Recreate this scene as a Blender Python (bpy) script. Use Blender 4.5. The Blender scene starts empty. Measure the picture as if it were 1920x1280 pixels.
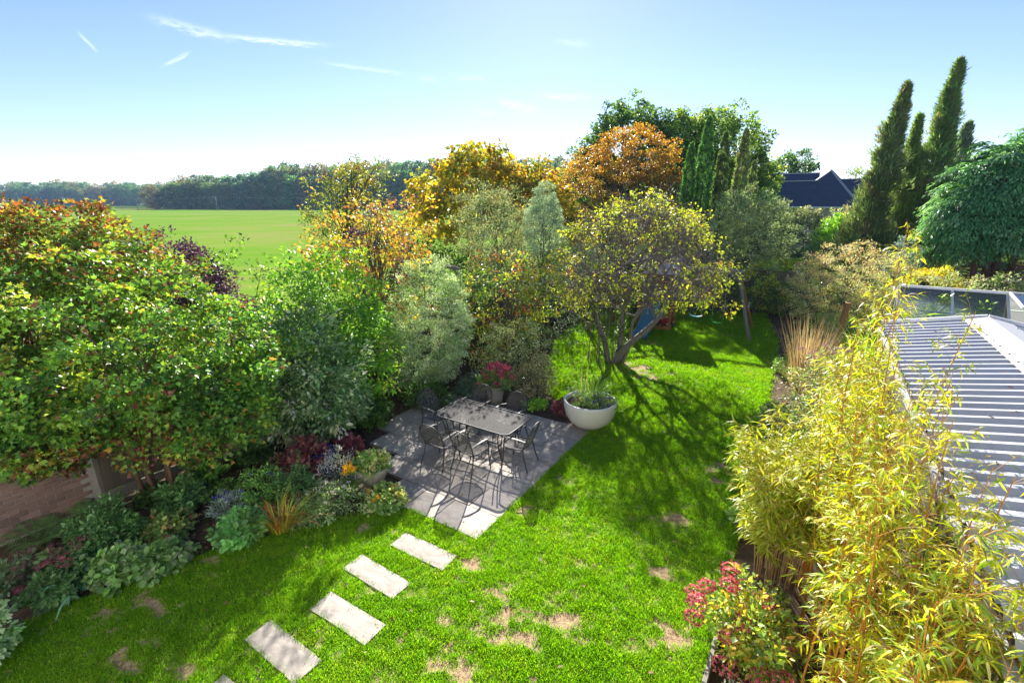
import bpy, bmesh, math, time
import numpy as np
from math import radians, sin, cos, pi
from mathutils import Vector, Matrix

T0 = time.time()
S = bpy.context.scene
COL = S.collection

# ------------------------------------------------------------------ camera, sky, sun, exposure
PITCH = math.atan(265 / 907)
cam = bpy.data.cameras.new("camera")
cam.lens = 36 * 907 / 1920
cam.sensor_width = 36
cam.clip_start = 0.05
cam.clip_end = 6000
camo = bpy.data.objects.new("camera", cam)
COL.objects.link(camo)
camo.location = (0, 0, 5)
camo.rotation_euler = (pi / 2 - PITCH, 0, 0)
S.camera = camo

SUN_EL, SUN_AZ = radians(29), radians(3.5)      # azimuth clockwise from +Y
W = bpy.data.worlds.new("World")
S.world = W
W.use_nodes = True
nt = W.node_tree
for n in list(nt.nodes):
    nt.nodes.remove(n)


class Graph:
    """short notation for shader graphs"""
    def __init__(self, tree):
        self.t = tree

    def node(self, typ, ins=None, **kw):
        n = self.t.nodes.new(typ)
        for k, v in kw.items():
            setattr(n, k, v)
        for k, v in (ins or {}).items():
            sock = n.inputs[k]
            if isinstance(v, bpy.types.NodeSocket):
                self.t.links.new(v, sock)
            else:
                sock.default_value = v
        return n

    def math(self, op, a, b=None, c=None, clamp=False):
        ins = {0: a}
        if b is not None:
            ins[1] = b
        if c is not None:
            ins[2] = c
        n = self.node('ShaderNodeMath', ins, operation=op)
        n.use_clamp = clamp
        return n.outputs[0]

    def mix(self, f, a, b, mode='MIX'):
        n = self.node('ShaderNodeMix', {0: f, 6: a, 7: b}, data_type='RGBA', blend_type=mode)
        return n.outputs[2]

    def ramp(self, f, stops):
        n = self.node('ShaderNodeValToRGB', {0: f})
        e = n.color_ramp.elements
        while len(e) < len(stops):
            e.new(0.5)
        for i, (p, c) in enumerate(stops):
            e[i].position = p
            e[i].color = (*c, 1) if len(c) == 3 else c
        return n.outputs[0]

    def noise(self, vec, scale, detail=4, rough=.55, out=0, dim='3D'):
        n = self.node('ShaderNodeTexNoise', {'Scale': scale, 'Detail': detail, 'Roughness': rough}, noise_dimensions=dim)
        if vec is not None:
            self.t.links.new(vec, n.inputs['Vector'])
        return n.outputs[out]


g = Graph(nt)
sky = g.node('ShaderNodeTexSky', sky_type='NISHITA')
sky.sun_disc = False
sky.sun_elevation = SUN_EL
sky.sun_rotation = SUN_AZ
sky.altitude = 0
sky.air_density = .9
sky.dust_density = .08
sky.ozone_density = 3.6
# wisps of cirrus: soft streaks laid along great arcs of the sky (azimuth, elevation)
dirv = g.node('ShaderNodeTexCoord').outputs['Generated']
sep = g.node('ShaderNodeSeparateXYZ', {0: dirv})
az = g.math('ARCTAN2', sep.outputs[0], sep.outputs[1])
el = g.math('ARCSINE', sep.outputs[2])
total = None
for (a0, e0, a1, e1, wid, amt) in [
        (-.575, .258, -.475, .246, .010, .75), (-.49, .248, -.335, .2515, .006, .95),
        (-.667, .225, -.650, .205, .0035, .7), (-.570, .198, -.536, .219, .0035, .9),
        (-.330, .2255, -.20, .2165, .005, .5), (-.170, .211, -.140, .209, .006, .4),
        (-.10, .213, -.05, .214, .007, .4), (-.02, .176, .05, .160, .012, .55),
        (.05, .186, .15, .179, .010, .45), (.08, .271, .14, .264, .008, .3), (-.07, .158, -.03, .156, .007, .3)]:
    L = math.hypot(a1 - a0, e1 - e0)
    ux, uy = (a1 - a0) / L, (e1 - e0) / L
    da = g.math('SUBTRACT', az, (a0 + a1) / 2)
    de = g.math('SUBTRACT', el, (e0 + e1) / 2)
    u = g.math('MULTIPLY_ADD', da, ux / (L * .55), g.math('MULTIPLY', de, uy / (L * .55)))
    v = g.math('MULTIPLY_ADD', da, -uy / (wid * .7), g.math('MULTIPLY', de, ux / (wid * .7)))
    vec = g.node('ShaderNodeCombineXYZ', {0: g.math('MULTIPLY', u, 2.2 * L / .1), 1: g.math('MULTIPLY', v, .8), 2: a0 * 40}).outputs[0]
    nz = g.noise(vec, 1.6, 5, .62)
    vw = g.math('MULTIPLY_ADD', g.math('SUBTRACT', nz, .5), 3.2, v)
    r2 = g.math('ADD', g.math('POWER', g.math('ABSOLUTE', u), 4.0), g.math('MULTIPLY', vw, vw))
    m = g.math('MULTIPLY', g.math('EXPONENT', g.math('MULTIPLY', r2, -1.6)), amt)
    m = g.math('MULTIPLY', m, g.math('MULTIPLY_ADD', nz, 2.4, -.6, clamp=True))
    total = m if total is None else g.math('MAXIMUM', total, m)
hue = g.mix(1.0, sky.outputs[0], (1.03, .93, 1.0, 1), 'MULTIPLY')
skyc = g.mix(g.math('MULTIPLY', total, .42), hue, (11.0, 11.4, 12.0, 1))
SKY_STRENGTH = .057
bg = g.node('ShaderNodeBackground', {0: skyc, 1: SKY_STRENGTH})
g.node('ShaderNodeOutputWorld', {0: bg.outputs[0]})

sun = bpy.data.lights.new("sun", 'SUN')
sun.energy = 4.7
sun.angle = radians(.53)
sun.color = (1, .94, .84)
suno = bpy.data.objects.new("sun", sun)
COL.objects.link(suno)
sd = Vector((sin(SUN_AZ) * cos(SUN_EL), cos(SUN_AZ) * cos(SUN_EL), sin(SUN_EL)))
suno.rotation_euler = sd.to_track_quat('Z', 'Y').to_euler()
suno.location = sd * 60

vs = S.view_settings
vs.view_transform = 'Standard'
vs.look = 'None'
vs.exposure = 1.68
vs.gamma = 1
vs.use_curve_mapping = False
cy = S.cycles
cy.max_bounces = 12
cy.diffuse_bounces = 6
cy.glossy_bounces = 3
cy.transmission_bounces = 8
cy.transparent_max_bounces = 12
cy.use_denoising = True
cy.caustics_reflective = False
cy.caustics_refractive = False

# ------------------------------------------------------------------ garden frame: t across (to the right), s along the fence
AX, AY = .5341, .8454
BX, BY = .8454, -.5341
ROT = math.atan2(BY, BX)


def G(t, s, z=0.0):
    return Vector((AX * s + BX * t, AY * s + BY * t, z))


# ------------------------------------------------------------------ object helpers
def put(name, me, parent=None, mat=None):
    o = bpy.data.objects.new(name, me)
    COL.objects.link(o)
    if parent is not None:
        o.parent = parent
    if mat is not None and me is not None and not me.materials:
        me.materials.append(mat)
    return o


def tag(o, label=None, cat=None, group=None, kind=None):
    if label:
        o['label'] = label
    if cat:
        o['category'] = cat
    if group:
        o['group'] = group
    if kind:
        o['kind'] = kind
    return o


def thing(name, label, cat, loc, rz=0, group=None):
    o = bpy.data.objects.new(name, None)
    COL.objects.link(o)
    o.location = loc
    o.rotation_euler = (0, 0, rz)
    o.empty_display_size = .1
    return tag(o, label, cat, group)


def copy_thing(o, parent=None):
    c = o.copy()
    COL.objects.link(c)
    if parent is not None:
        c.parent = parent
    for ch in list(o.children):
        copy_thing(ch, c)
    return c


def np_mesh(name, V, F, tint=None, smooth=False):
    """V (n,3), F (m,k) one polygon size"""
    me = bpy.data.meshes.new(name)
    V = np.ascontiguousarray(V, dtype=np.float32)
    F = np.ascontiguousarray(F, dtype=np.int32)
    m, k = F.shape
    me.vertices.add(len(V))
    me.vertices.foreach_set('co', V.ravel())
    me.loops.add(m * k)
    me.loops.foreach_set('vertex_index', F.ravel())
    me.polygons.add(m)
    me.polygons.foreach_set('loop_start', np.arange(0, m * k, k, dtype=np.int32))
    if smooth:
        me.polygons.foreach_set('use_smooth', np.ones(m, dtype=bool))
    me.update(calc_edges=True)
    if tint is not None:
        a = me.attributes.new('tint', 'FLOAT_COLOR', 'POINT')
        c = np.ones((len(V), 4), dtype=np.float32)
        c[:, :3] = tint
        a.data.foreach_set('color', c.ravel())
    return me


class MB:
    """collects boxes, tubes and sheets into one mesh"""
    def __init__(self):
        self.v, self.f, self.sm = [], [], []

    def add(self, vs, fs, smooth=False):
        b = len(self.v)
        self.v += [tuple(p) for p in vs]
        self.f += [tuple(i + b for i in f) for f in fs]
        self.sm += [smooth] * len(fs)
        return self

    def box(self, c, d, rz=0.0, M=None, bev=0.0):
        x, y, z = d[0] / 2, d[1] / 2, d[2] / 2
        if bev:
            b = bev
            vs = [(sx * (x - bx), sy * (y - by), sz) for sz, bx, by in
                  ((-z, 0, 0), (z - b, 0, 0), (z, b, b)) for sx, sy in ((-1, -1), (1, -1), (1, 1), (-1, 1))
                  for bx, by in ((bx, by),)]
            fs = [(3, 2, 1, 0), (8, 9, 10, 11)]
            for r in (0, 4):
                for i in range(4):
                    j = (i + 1) % 4
                    fs.append((r + i, r + j, r + 4 + j, r + 4 + i))
        else:
            vs = [(sx * x, sy * y, sz * z) for sz in (-1, 1) for sx, sy in ((-1, -1), (1, -1), (1, 1), (-1, 1))]
            fs = [(3, 2, 1, 0), (4, 5, 6, 7), (0, 1, 5, 4), (1, 2, 6, 5), (2, 3, 7, 6), (3, 0, 4, 7)]
        if M is None:
            M = Matrix.Rotation(rz, 4, 'Z')
        M = Matrix.Translation(Vector(c)) @ M
        return self.add([M @ Vector(p) for p in vs], fs)

    def beam(self, a, b, w, h=None, up=(0, 0, 1)):
        a, b = Vector(a), Vector(b)
        h = h or w
        d = (b - a)
        L = d.length
        d.normalize()
        up = Vector(up)
        if abs(d.dot(up)) > .98:
            up = Vector((0, 1, 0))
        sx = d.cross(up).normalized()
        sz = sx.cross(d).normalized()
        M = Matrix((sx, d, sz)).transposed().to_4x4()
        return self.box((a + b) / 2, (w, L, h), M=M)

    def tube(self, pts, r, n=6, cap=True):
        pts = [Vector(p) for p in pts]
        if not hasattr(r, '__len__'):
            r = [r] * len(pts)
        vs, fs = [], []
        ref = None
        for i, p in enumerate(pts):
            d = (pts[min(i + 1, len(pts) - 1)] - pts[max(i - 1, 0)])
            if d.length < 1e-9:
                d = Vector((0, 0, 1))
            d.normalize()
            if ref is None:
                ref = Vector((1, 0, 0)) if abs(d.x) < .8 else Vector((0, 1, 0))
            x = (ref - d * ref.dot(d))
            if x.length < 1e-6:
                x = d.orthogonal()
            x.normalize()
            ref = x
            y = d.cross(x)
            for k in range(n):
                a = 2 * pi * k / n
                vs.append(p + (x * cos(a) + y * sin(a)) * r[i])
        for i in range(len(pts) - 1):
            for k in range(n):
                j = (k + 1) % n
                fs.append((i * n + k, i * n + j, (i + 1) * n + j, (i + 1) * n + k))
        if cap:
            fs.append(tuple(range(n - 1, -1, -1)))
            fs.append(tuple(range((len(pts) - 1) * n, len(pts) * n)))
        return self.add(vs, fs, True)

    def lathe(self, prof, n=24, c=(0, 0, 0), close=False):
        vs = [(c[0] + r * cos(2 * pi * k / n), c[1] + r * sin(2 * pi * k / n), c[2] + z) for r, z in prof for k in range(n)]
        fs = []
        for i in range(len(prof) - 1):
            for k in range(n):
                j = (k + 1) % n
                fs.append((i * n + k, i * n + j, (i + 1) * n + j, (i + 1) * n + k))
        if close:
            fs.append(tuple(range((len(prof) - 1) * n, len(prof) * n)))
            fs.append(tuple(range(n - 1, -1, -1)))
        return self.add(vs, fs, True)

    def build(self, name, mat, parent=None):
        me = bpy.data.meshes.new(name)
        me.from_pydata(self.v, [], self.f)
        me.polygons.foreach_set('use_smooth', self.sm)
        me.update()
        return put(name, me, parent, mat)


def spline(pts, n=8):
    """Catmull-Rom through the points"""
    P = [Vector(p) for p in pts]
    P = [P[0] * 2 - P[1]] + P + [P[-1] * 2 - P[-2]]
    out = []
    for i in range(1, len(P) - 2):
        for k in range(n):
            t = k / n
            a, b, c, d = P[i - 1:i + 3]
            out.append(.5 * ((2 * b) + (c - a) * t + (2 * a - 5 * b + 4 * c - d) * t * t + (3 * b - a - 3 * c + d) * t ** 3))
    out.append(P[-2])
    return out


# ------------------------------------------------------------------ materials
def new_mat(name):
    m = bpy.data.materials.new(name)
    m.use_nodes = True
    t = m.node_tree
    for n in list(t.nodes):
        t.nodes.remove(n)
    return m, Graph(t)


def finish(g, sh):
    g.node('ShaderNodeOutputMaterial', {0: sh})


def plain(name, col, rough=.6, metal=0.0, spec=.5, var=.15, scale=8, bump=0.0, bscale=40, stretch=None, rnd=0.0, coat=0.0):
    m, g = new_mat(name)
    tc = g.node('ShaderNodeTexCoord').outputs['Object']
    if stretch:
        tc = g.node('ShaderNodeMapping', {'Vector': tc, 'Scale': stretch}).outputs[0]
    nz = g.noise(tc, scale, 5, .6)
    f = g.math('MULTIPLY_ADD', g.math('SUBTRACT', nz, .5), 2 * var * 1.6, 1.0)
    if rnd:
        rn = g.node('ShaderNodeObjectInfo').outputs['Random']
        f = g.math('MULTIPLY', f, g.math('MULTIPLY_ADD', rn, 2 * rnd, 1 - rnd))
    c = g.node('ShaderNodeVectorMath', {0: (*col,), 'Scale': f}, operation='SCALE').outputs[0]
    ins = {'Base Color': c, 'Roughness': rough, 'Metallic': metal, 'Specular IOR Level': spec, 'Coat Weight': coat}
    if bump:
        b = g.node('ShaderNodeBump', {'Strength': bump, 'Distance': .01, 'Height': g.noise(tc, bscale, 6, .6)})
        ins['Normal'] = b.outputs[0]
    finish(g, g.node('ShaderNodeBsdfPrincipled', ins).outputs[0])
    return m


def leaf_material(name, trans=.42, rough=.42, spec=.45, tr_tint=(1.35, 1.3, .55)):
    m, g = new_mat(name)
    c = g.node('ShaderNodeAttribute', attribute_name='tint').outputs['Color']
    p = g.node('ShaderNodeBsdfPrincipled', {'Base Color': c, 'Roughness': rough, 'Specular IOR Level': spec}).outputs[0]
    tcol = g.mix(1.0, c, (*tr_tint, 1), 'MULTIPLY')
    tr = g.node('ShaderNodeBsdfTranslucent', {0: tcol}).outputs[0]
    finish(g, g.node('ShaderNodeMixShader', {0: trans, 1: p, 2: tr}).outputs[0])
    return m


LEAF = leaf_material('leaf')
LEAF_GLOSSY = leaf_material('glossy leaf', .34, .30, .6)
LEAF_MATT = leaf_material('matt leaf', .30, .6, .3, (1.2, 1.2, .7))
NEEDLE = leaf_material('needle', .34, .55, .3, (1.1, 1.2, .6))
PETAL = leaf_material('petal', .4, .6, .2, (1.2, .9, .9))
BAMBOO_LEAF = leaf_material('bamboo leaf', .52, .42, .4, (1.25, 1.2, .3))
BARK = plain('bark', (.13, .105, .085), .9, var=.4, scale=14, bump=.6, bscale=30, stretch=(1, 1, .25))
BARK_PALE = plain('pale bark', (.19, .16, .14), .85, var=.35, scale=12, bump=.5, stretch=(1, 1, .3))
BARK_RED = plain('reddish bark', (.17, .095, .06), .85, var=.35, scale=12, bump=.5, stretch=(1, 1, .3))
CANE = plain('bamboo cane', (.50, .22, .03), .45, var=.3, scale=5, stretch=(1, 1, .3))
STRAW = plain('straw', (.42, .29, .15), .8, var=.25, scale=6)
TIMBER = plain('weathered timber', (.24, .215, .19), .85, var=.35, scale=10, bump=.4, stretch=(6, 6, .6), rnd=.12)
FENCE_WOOD = plain('fence timber', (.16, .13, .10), .9, var=.35, scale=8, bump=.4, stretch=(8, 8, .6), rnd=.25)
ORANGE_WOOD = plain('stained timber', (.33, .15, .05), .7, var=.25, scale=9, bump=.2, stretch=(6, 6, .6), rnd=.1)
BRICK = plain('brick', (.34, .215, .18), .9, var=.3, scale=18, bump=.5, bscale=60, rnd=.28)
MORTAR = plain('mortar', (.55, .50, .45), .95, var=.2, scale=20, bump=.4)
SOIL = plain('soil', (.11, .078, .058), .95, spec=.05, var=.5, scale=6, bump=1.0, bscale=25)
STEEL = plain('dark steel', (.04, .04, .048), .55, .15, var=.12, scale=6)
ROPE = plain('rope', (.45, .42, .36), .9, var=.1)
BLUE_PLASTIC = plain('blue plastic', (.05, .18, .32), .32, var=.08, scale=3)
TEAL_PLASTIC = plain('teal plastic', (.03, .22, .30), .35, var=.08, scale=3)
GREEN_PLASTIC = plain('green plastic', (.03, .42, .05), .35, var=.08, scale=3)
RED_PLASTIC = plain('red plastic', (.35, .025, .04), .35, var=.08, scale=3)
CREAM_PLASTIC = plain('cream plastic', (.6, .5, .36), .4, var=.08, scale=3)
WHITE_METAL = plain('white metal', (.72, .73, .74), .4, .1, var=.06, scale=3)
RIVET = plain('rivet', (.06, .06, .07), .4, .5)
TERRACOTTA = plain('pale clay', (.40, .36, .32), .8, var=.2, scale=9, bump=.2)
WHITE_STONE = plain('white glazed fibre', (.66, .65, .63), .35, var=.07, scale=5, spec=.5, bump=.05)
BLUE_GLAZE = plain('blue glaze', (.03, .07, .25), .18, var=.25, scale=4, spec=.6)
SLATE = plain('slate', (.06, .07, .125), .6, var=.22, scale=1.2, bump=.2, bscale=6)
RENDER_WALL = plain('render', (.52, .48, .42), .9, var=.1)
LEAD = plain('lead flashing', (.42, .42, .44), .6, .2, var=.15)


def stone_material():
    m, g = new_mat('sandstone')
    tc = g.node('ShaderNodeTexCoord').outputs['Object']
    rn = g.node('ShaderNodeObjectInfo').outputs['Random']
    off = g.node('ShaderNodeCombineXYZ', {0: g.math('MULTIPLY', rn, 37.0), 1: g.math('MULTIPLY', rn, 91.0), 2: 0.0}).outputs[0]
    v = g.node('ShaderNodeVectorMath', {0: tc, 1: off}, operation='ADD').outputs[0]
    warp = g.node('ShaderNodeVectorMath', {0: g.noise(v, 1.6, 3, out=1), 'Scale': .8}, operation='SCALE').outputs[0]
    v2 = g.node('ShaderNodeVectorMath', {0: v, 1: warp}, operation='ADD').outputs[0]
    st = g.node('ShaderNodeMapping', {'Vector': v2, 'Rotation': (0, 0, .5), 'Scale': (1.2, 7, 1)}).outputs[0]
    a = g.noise(st, 2.2, 6, .62)
    b = g.noise(v, 9, 5, .6)
    col = g.ramp(a, [(.28, (.24, .21, .185)), (.46, (.36, .315, .28)), (.58, (.43, .385, .34)), (.75, (.34, .275, .22))])
    col = g.mix(.35, col, g.ramp(b, [(.3, (.20, .185, .175)), (.7, (.44, .40, .36))]))
    f = g.math('MULTIPLY_ADD', rn, .32, .78)
    col = g.node('ShaderNodeVectorMath', {0: col, 'Scale': f}, operation='SCALE').outputs[0]
    h = g.math('MULTIPLY_ADD', a, 1.0, g.math('MULTIPLY', b, .35))
    bp = g.node('ShaderNodeBump', {'Strength': .45, 'Distance': .012, 'Height': h}).outputs[0]
    finish(g, g.node('ShaderNodeBsdfPrincipled', {'Base Color': col, 'Roughness': .72, 'Specular IOR Level': .35, 'Normal': bp}).outputs[0])
    return m


STONE = stone_material()


def mesh_steel(name, col, open_, rough=.42, metal=.35):
    """fine perforated sheet: holes far below a pixel, so it is part see-through"""
    m, g = new_mat(name)
    p = g.node('ShaderNodeBsdfPrincipled', {'Base Color': (*col, 1), 'Roughness': rough, 'Metallic': metal, 'Specular IOR Level': .25}).outputs[0]
    tr = g.node('ShaderNodeBsdfTransparent').outputs[0]
    finish(g, g.node('ShaderNodeMixShader', {0: open_, 1: p, 2: tr}).outputs[0])
    return m


MESH_STEEL = mesh_steel('perforated steel', (.10, .09, .09), .40, .6, .1)
MESH_TOP = mesh_steel('perforated table steel', (.035, .033, .037), .34, .75, 0)


def glass_material():
    m, g = new_mat('greenhouse glass')
    tr = g.node('ShaderNodeBsdfTransparent', {0: (.97, .995, .99, 1)}).outputs[0]
    gl = g.node('ShaderNodeBsdfGlossy', {0: (1, 1, 1, 1), 1: .06}).outputs[0]
    df = g.node('ShaderNodeBsdfTranslucent', {0: (.8, .85, .86, 1)}).outputs[0]
    fr = g.node('ShaderNodeFresnel', {0: 1.5}).outputs[0]
    a = g.node('ShaderNodeMixShader', {0: .2, 1: tr, 2: df}).outputs[0]
    finish(g, g.node('ShaderNodeMixShader', {0: g.math('MULTIPLY_ADD', fr, 1.2, .05, clamp=True), 1: a, 2: gl}).outputs[0])
    return m


GLASS = glass_material()


def roof_metal():
    m, g = new_mat('coated roof steel')
    tc = g.node('ShaderNodeTexCoord').outputs['Object']
    a = g.noise(tc, 1.3, 5, .6)
    b = g.noise(g.node('ShaderNodeMapping', {'Vector': tc, 'Scale': (.4, 9, 1)}).outputs[0], 2, 4)
    col = g.ramp(g.math('MULTIPLY_ADD', a, .6, g.math('MULTIPLY', b, .4)), [(.3, (.42, .435, .47)), (.7, (.54, .55, .58))])
    finish(g, g.node('ShaderNodeBsdfPrincipled', {'Base Color': col, 'Roughness': .4, 'Metallic': .15, 'Specular IOR Level': .5}).outputs[0])
    return m


ROOF_METAL = roof_metal()
FLASHING = plain('flashing steel', (.46, .46, .48), .45, .1, var=.07, scale=4)

# ------------------------------------------------------------------ noise for placing things
_r = np.random.default_rng(5)
_tab = _r.random((256, 256))


def vnoise(x, y, seed=0):
    x = np.asarray(x, float) + seed * 17.3
    y = np.asarray(y, float) + seed * 9.7
    xi, yi = np.floor(x).astype(int), np.floor(y).astype(int)
    fx, fy = x - xi, y - yi
    fx = fx * fx * (3 - 2 * fx)
    fy = fy * fy * (3 - 2 * fy)
    t = lambda i, j: _tab[i % 256, j % 256]
    return (t(xi, yi) * (1 - fx) + t(xi + 1, yi) * fx) * (1 - fy) + (t(xi, yi + 1) * (1 - fx) + t(xi + 1, yi + 1) * fx) * fy


def fbm(x, y, seed=0, o=4):
    s, a, tot = 0, 1, 0
    for i in range(o):
        s = s + a * vnoise(np.asarray(x) * 2 ** i, np.asarray(y) * 2 ** i, seed + i)
        tot += a
        a *= .5
    return s / tot


def unit(v):
    return v / np.maximum(np.linalg.norm(v, axis=-1, keepdims=True), 1e-9)


# ------------------------------------------------------------------ foliage
def leaf_geo(P, D, N, L, Wd, C, fold=.2, shape='diamond', curl=0.0):
    """one small folded blade per leaf -> V, F, tint"""
    n = len(P)
    S_ = unit(np.cross(D, N))
    N = np.cross(S_, D)
    L = np.broadcast_to(L, (n,))[:, None]
    Wd = np.broadcast_to(Wd, (n,))[:, None]
    if shape == 'diamond':
        V = np.stack([P, P + D * L * .45 + S_ * Wd * .5 + N * fold * Wd, P + D * L - N * curl * L,
                      P + D * L * .45 - S_ * Wd * .5 + N * fold * Wd], 1)
        F = np.array([[0, 1, 2], [0, 2, 3]])
    elif shape in ('lobed', 'oval'):
        q = ([(0, 0, 0), (.36, .12, .5), (.52, .50, 1), (.24, .52, .5), (0, 1.0, 0), (-.24, .52, .5), (-.52, .50, 1), (-.36, .12, .5)] if shape == 'lobed' else
             [(0, 0, 0), (.36, .22, .7), (.48, .55, 1), (.26, .88, .5), (0, 1.0, 0), (-.26, .88, .5), (-.48, .55, 1), (-.36, .22, .7)])
        V = np.stack([P + D * L * y + S_ * Wd * x + N * (fold * Wd * h - curl * L * y * y) for x, y, h in q], 1)
        F = np.array([[0, 1, 2], [0, 2, 3], [0, 3, 4], [0, 4, 5], [0, 5, 6], [0, 6, 7]])
    else:   # longer blade with a bent midrib
        V = np.stack([P, P + D * L * .25 + S_ * Wd * .45 + N * fold * Wd, P + D * L * .62 + S_ * Wd * .4 + N * (fold * Wd - curl * L * .3),
                      P + D * L - N * curl * L, P + D * L * .62 - S_ * Wd * .4 + N * (fold * Wd - curl * L * .3),
                      P + D * L * .25 - S_ * Wd * .45 + N * fold * Wd], 1)
        F = np.array([[0, 1, 5], [1, 2, 5], [5, 2, 4], [2, 3, 4]])
    k = V.shape[1]
    Fa = (F[None] + (np.arange(n) * k)[:, None, None]).reshape(-1, 3)
    return V.reshape(-1, 3), Fa, np.repeat(C, k, axis=0)


def pick(rng, pal, n):
    cols = np.array([p[:3] for p in pal], float)
    w = np.array([p[3] for p in pal], float)
    return cols[rng.choice(len(pal), n, p=w / w.sum())]


def dome_points(rng, n, c, r, inner=.55, zmin=.05, bumps=.12):
    """clump centres spread through an ellipsoid's outer shell, with an uneven outline"""
    i = np.arange(n) + .5
    ph = np.arccos(1 - 2 * i / n)
    th = pi * (1 + 5 ** .5) * i + rng.random() * 6
    d = np.stack([np.cos(th) * np.sin(ph), np.sin(th) * np.sin(ph), np.cos(ph)], 1)
    d = unit(d + rng.normal(0, .12, d.shape))
    rad = inner + (1 - inner) * rng.random(n) ** .6
    rad *= 1 + bumps * (rng.random(n) * 2 - 1)
    p = np.array(c) + d * rad[:, None] * np.array(r)
    m = p[:, 2] > zmin
    return p[m], d[m]


def spray(rng, C, O, per, crad, L, aspect, pal, up=.6, out=.6, droop=.15, mix=.55, lum=.22, flat=.75, topfn=None, shape='diamond', curl=.05, fold=.2, lvar=.3):
    """leaves around clump centres C (outward dirs O)"""
    n = len(C) * per
    idx = np.repeat(np.arange(len(C)), per)
    cr = crad * (.7 + .6 * rng.random(len(C)))
    off = rng.normal(0, 1, (n, 3))
    off = unit(off) * (rng.random((n, 1)) ** .5)
    off[:, 2] *= flat
    P = C[idx] + off * cr[idx][:, None]
    D = unit(O[idx] * out + off * .6 + rng.normal(0, .55, (n, 3)) + np.array([0, 0, -droop]))
    N = unit(np.array([0, 0, up]) + O[idx] * .35 + rng.normal(0, .45, (n, 3)))
    base = pick(rng, pal, len(C))
    col = np.where((rng.random(n) < mix)[:, None], base[idx], pick(rng, pal, n))
    if topfn is not None:
        pal2, f = topfn
        m = rng.random(n) < f(P)
        col[m] = pick(rng, pal2, int(m.sum()))
    col = col * LEAF_GAIN * (1 + lum * rng.normal(0, 1, (n, 1))).clip(.45, 1.8) * (1 + .18 * rng.normal(0, 1, (len(C), 1)))[idx].clip(.6, 1.5)
    Ls = L * (1 + lvar * rng.normal(0, 1, n)).clip(.45, 1.7)
    return P, D, N, Ls, Ls * aspect, np.clip(col, .003, .85), shape, curl, fold


def leaves_part(name, parts, mat, parent, stuff=False, singles=0, single_name='leaf', eye=None):
    """joins leaf sets into one part; the `singles` leaves nearest the house become leaves of their own"""
    Vs, Fs, Cs, b = [], [], [], 0
    for (P, D, N, L, Wd, C, shape, curl, fold) in parts:
        if singles:
            w = np.array(parent.matrix_basis.translation)
            d = np.linalg.norm(P + w - np.array(eye), axis=1) - 1.5 * L
            order = np.argsort(d)
            sel, rest = order[:singles], order[singles:]
            protos = []
            for j in range(8):
                c = C[sel[rng_main.integers(len(sel))]]
                V, F, T = leaf_geo(np.zeros((1, 3)), np.array([[0, 1., 0]]), np.array([[0, 0, 1.]]), np.array([1.]), np.array([float(np.median(Wd / L))]), c[None], fold, shape, curl)
                me = np_mesh(single_name, V, F, T)
                me.materials.append(mat)
                protos.append((c, me))
            for q in sel:
                me = min(protos, key=lambda pm: abs(pm[0] - C[q]).sum() + .05 * rng_main.random())[1]
                o = put(single_name, me, parent)
                y = Vector(D[q]).normalized()
                x = y.cross(Vector(N[q])).normalized()
                z = x.cross(y)
                M = Matrix((x, y, z)).transposed().to_4x4()
                o.matrix_local = Matrix.Translation(Vector(P[q])) @ M @ Matrix.Scale(float(L[q]), 4)
            P, D, N, L, Wd, C = P[rest], D[rest], N[rest], L[rest], Wd[rest], C[rest]
            singles = 0
        V, F, T = leaf_geo(P, D, N, L, Wd, C, fold, shape, curl)
        Vs.append(V)
        Fs.append(F + b)
        Cs.append(T)
        b += len(V)
    me = np_mesh(name, np.concatenate(Vs), np.concatenate(Fs), np.concatenate(Cs))
    o = put(name, me, parent, mat)
    if stuff:
        o['kind'] = 'stuff'
    return o


rng_main = np.random.default_rng(11)


def limb(mb, a, b, r0, r1, rng, sag=.15, n=6, sides=5, kink=.05):
    a, b = Vector(a), Vector(b)
    L = (b - a).length
    mid = a.lerp(b, .45) + Vector((0, 0, sag * L)) + Vector(rng.normal(0, kink * L, 3))
    pts = []
    for i in range(n + 1):
        t = i / n
        p = a * (1 - t) ** 2 + mid * 2 * t * (1 - t) + b * t * t
        if 0 < i < n:
            p = p + Vector(rng.normal(0, kink * L * .25, 3))
        pts.append(p)
    mb.tube(pts, [r0 + (r1 - r0) * (i / n) ** .7 for i in range(n + 1)], sides, cap=False)
    return pts


def woody(parent, rng, C, base_pts, r0, bark, name='trunk', nlimb=14, fork=.4, twigs=2, top=None):
    """stems rising from base points and limbs reaching out to the leaf clumps"""
    C = np.asarray(C)
    mid = C.mean(0)
    mb, lb = MB(), MB()
    sel = C[rng.permutation(len(C))[:nlimb]]
    stems = []
    for (bx, by) in base_pts:
        tip = top if top is not None else Vector((mid[0] * .6 + bx * .8, mid[1] * .6 + by * .8, mid[2] + .35 * (C[:, 2].max() - mid[2])))
        pts = limb(mb, (bx, by, -.05), tip, r0, r0 * .3, rng, sag=0, n=9, sides=7, kink=.035)
        stems.append(pts)
    for c in sel:
        st = stems[rng.integers(len(stems))]
        k = int(np.clip(len(st) * (fork + .45 * rng.random()), 1, len(st) - 1))
        r = r0 * (.55 - .35 * k / len(st)) + .004
        br = limb(lb, st[k], c, r, r * .22, rng)
        for _ in range(twigs):
            q = br[rng.integers(2, len(br))]
            j = C[np.argsort(((C - np.array(q)) ** 2).sum(1))[rng.integers(0, min(6, len(C)))]]
            limb(lb, q, Vector(j), r * .3, r * .1, rng, n=4, sides=4)
    mb.build(name, bark, parent)
    if lb.v:
        lb.build('limbs', bark, parent)


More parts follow.
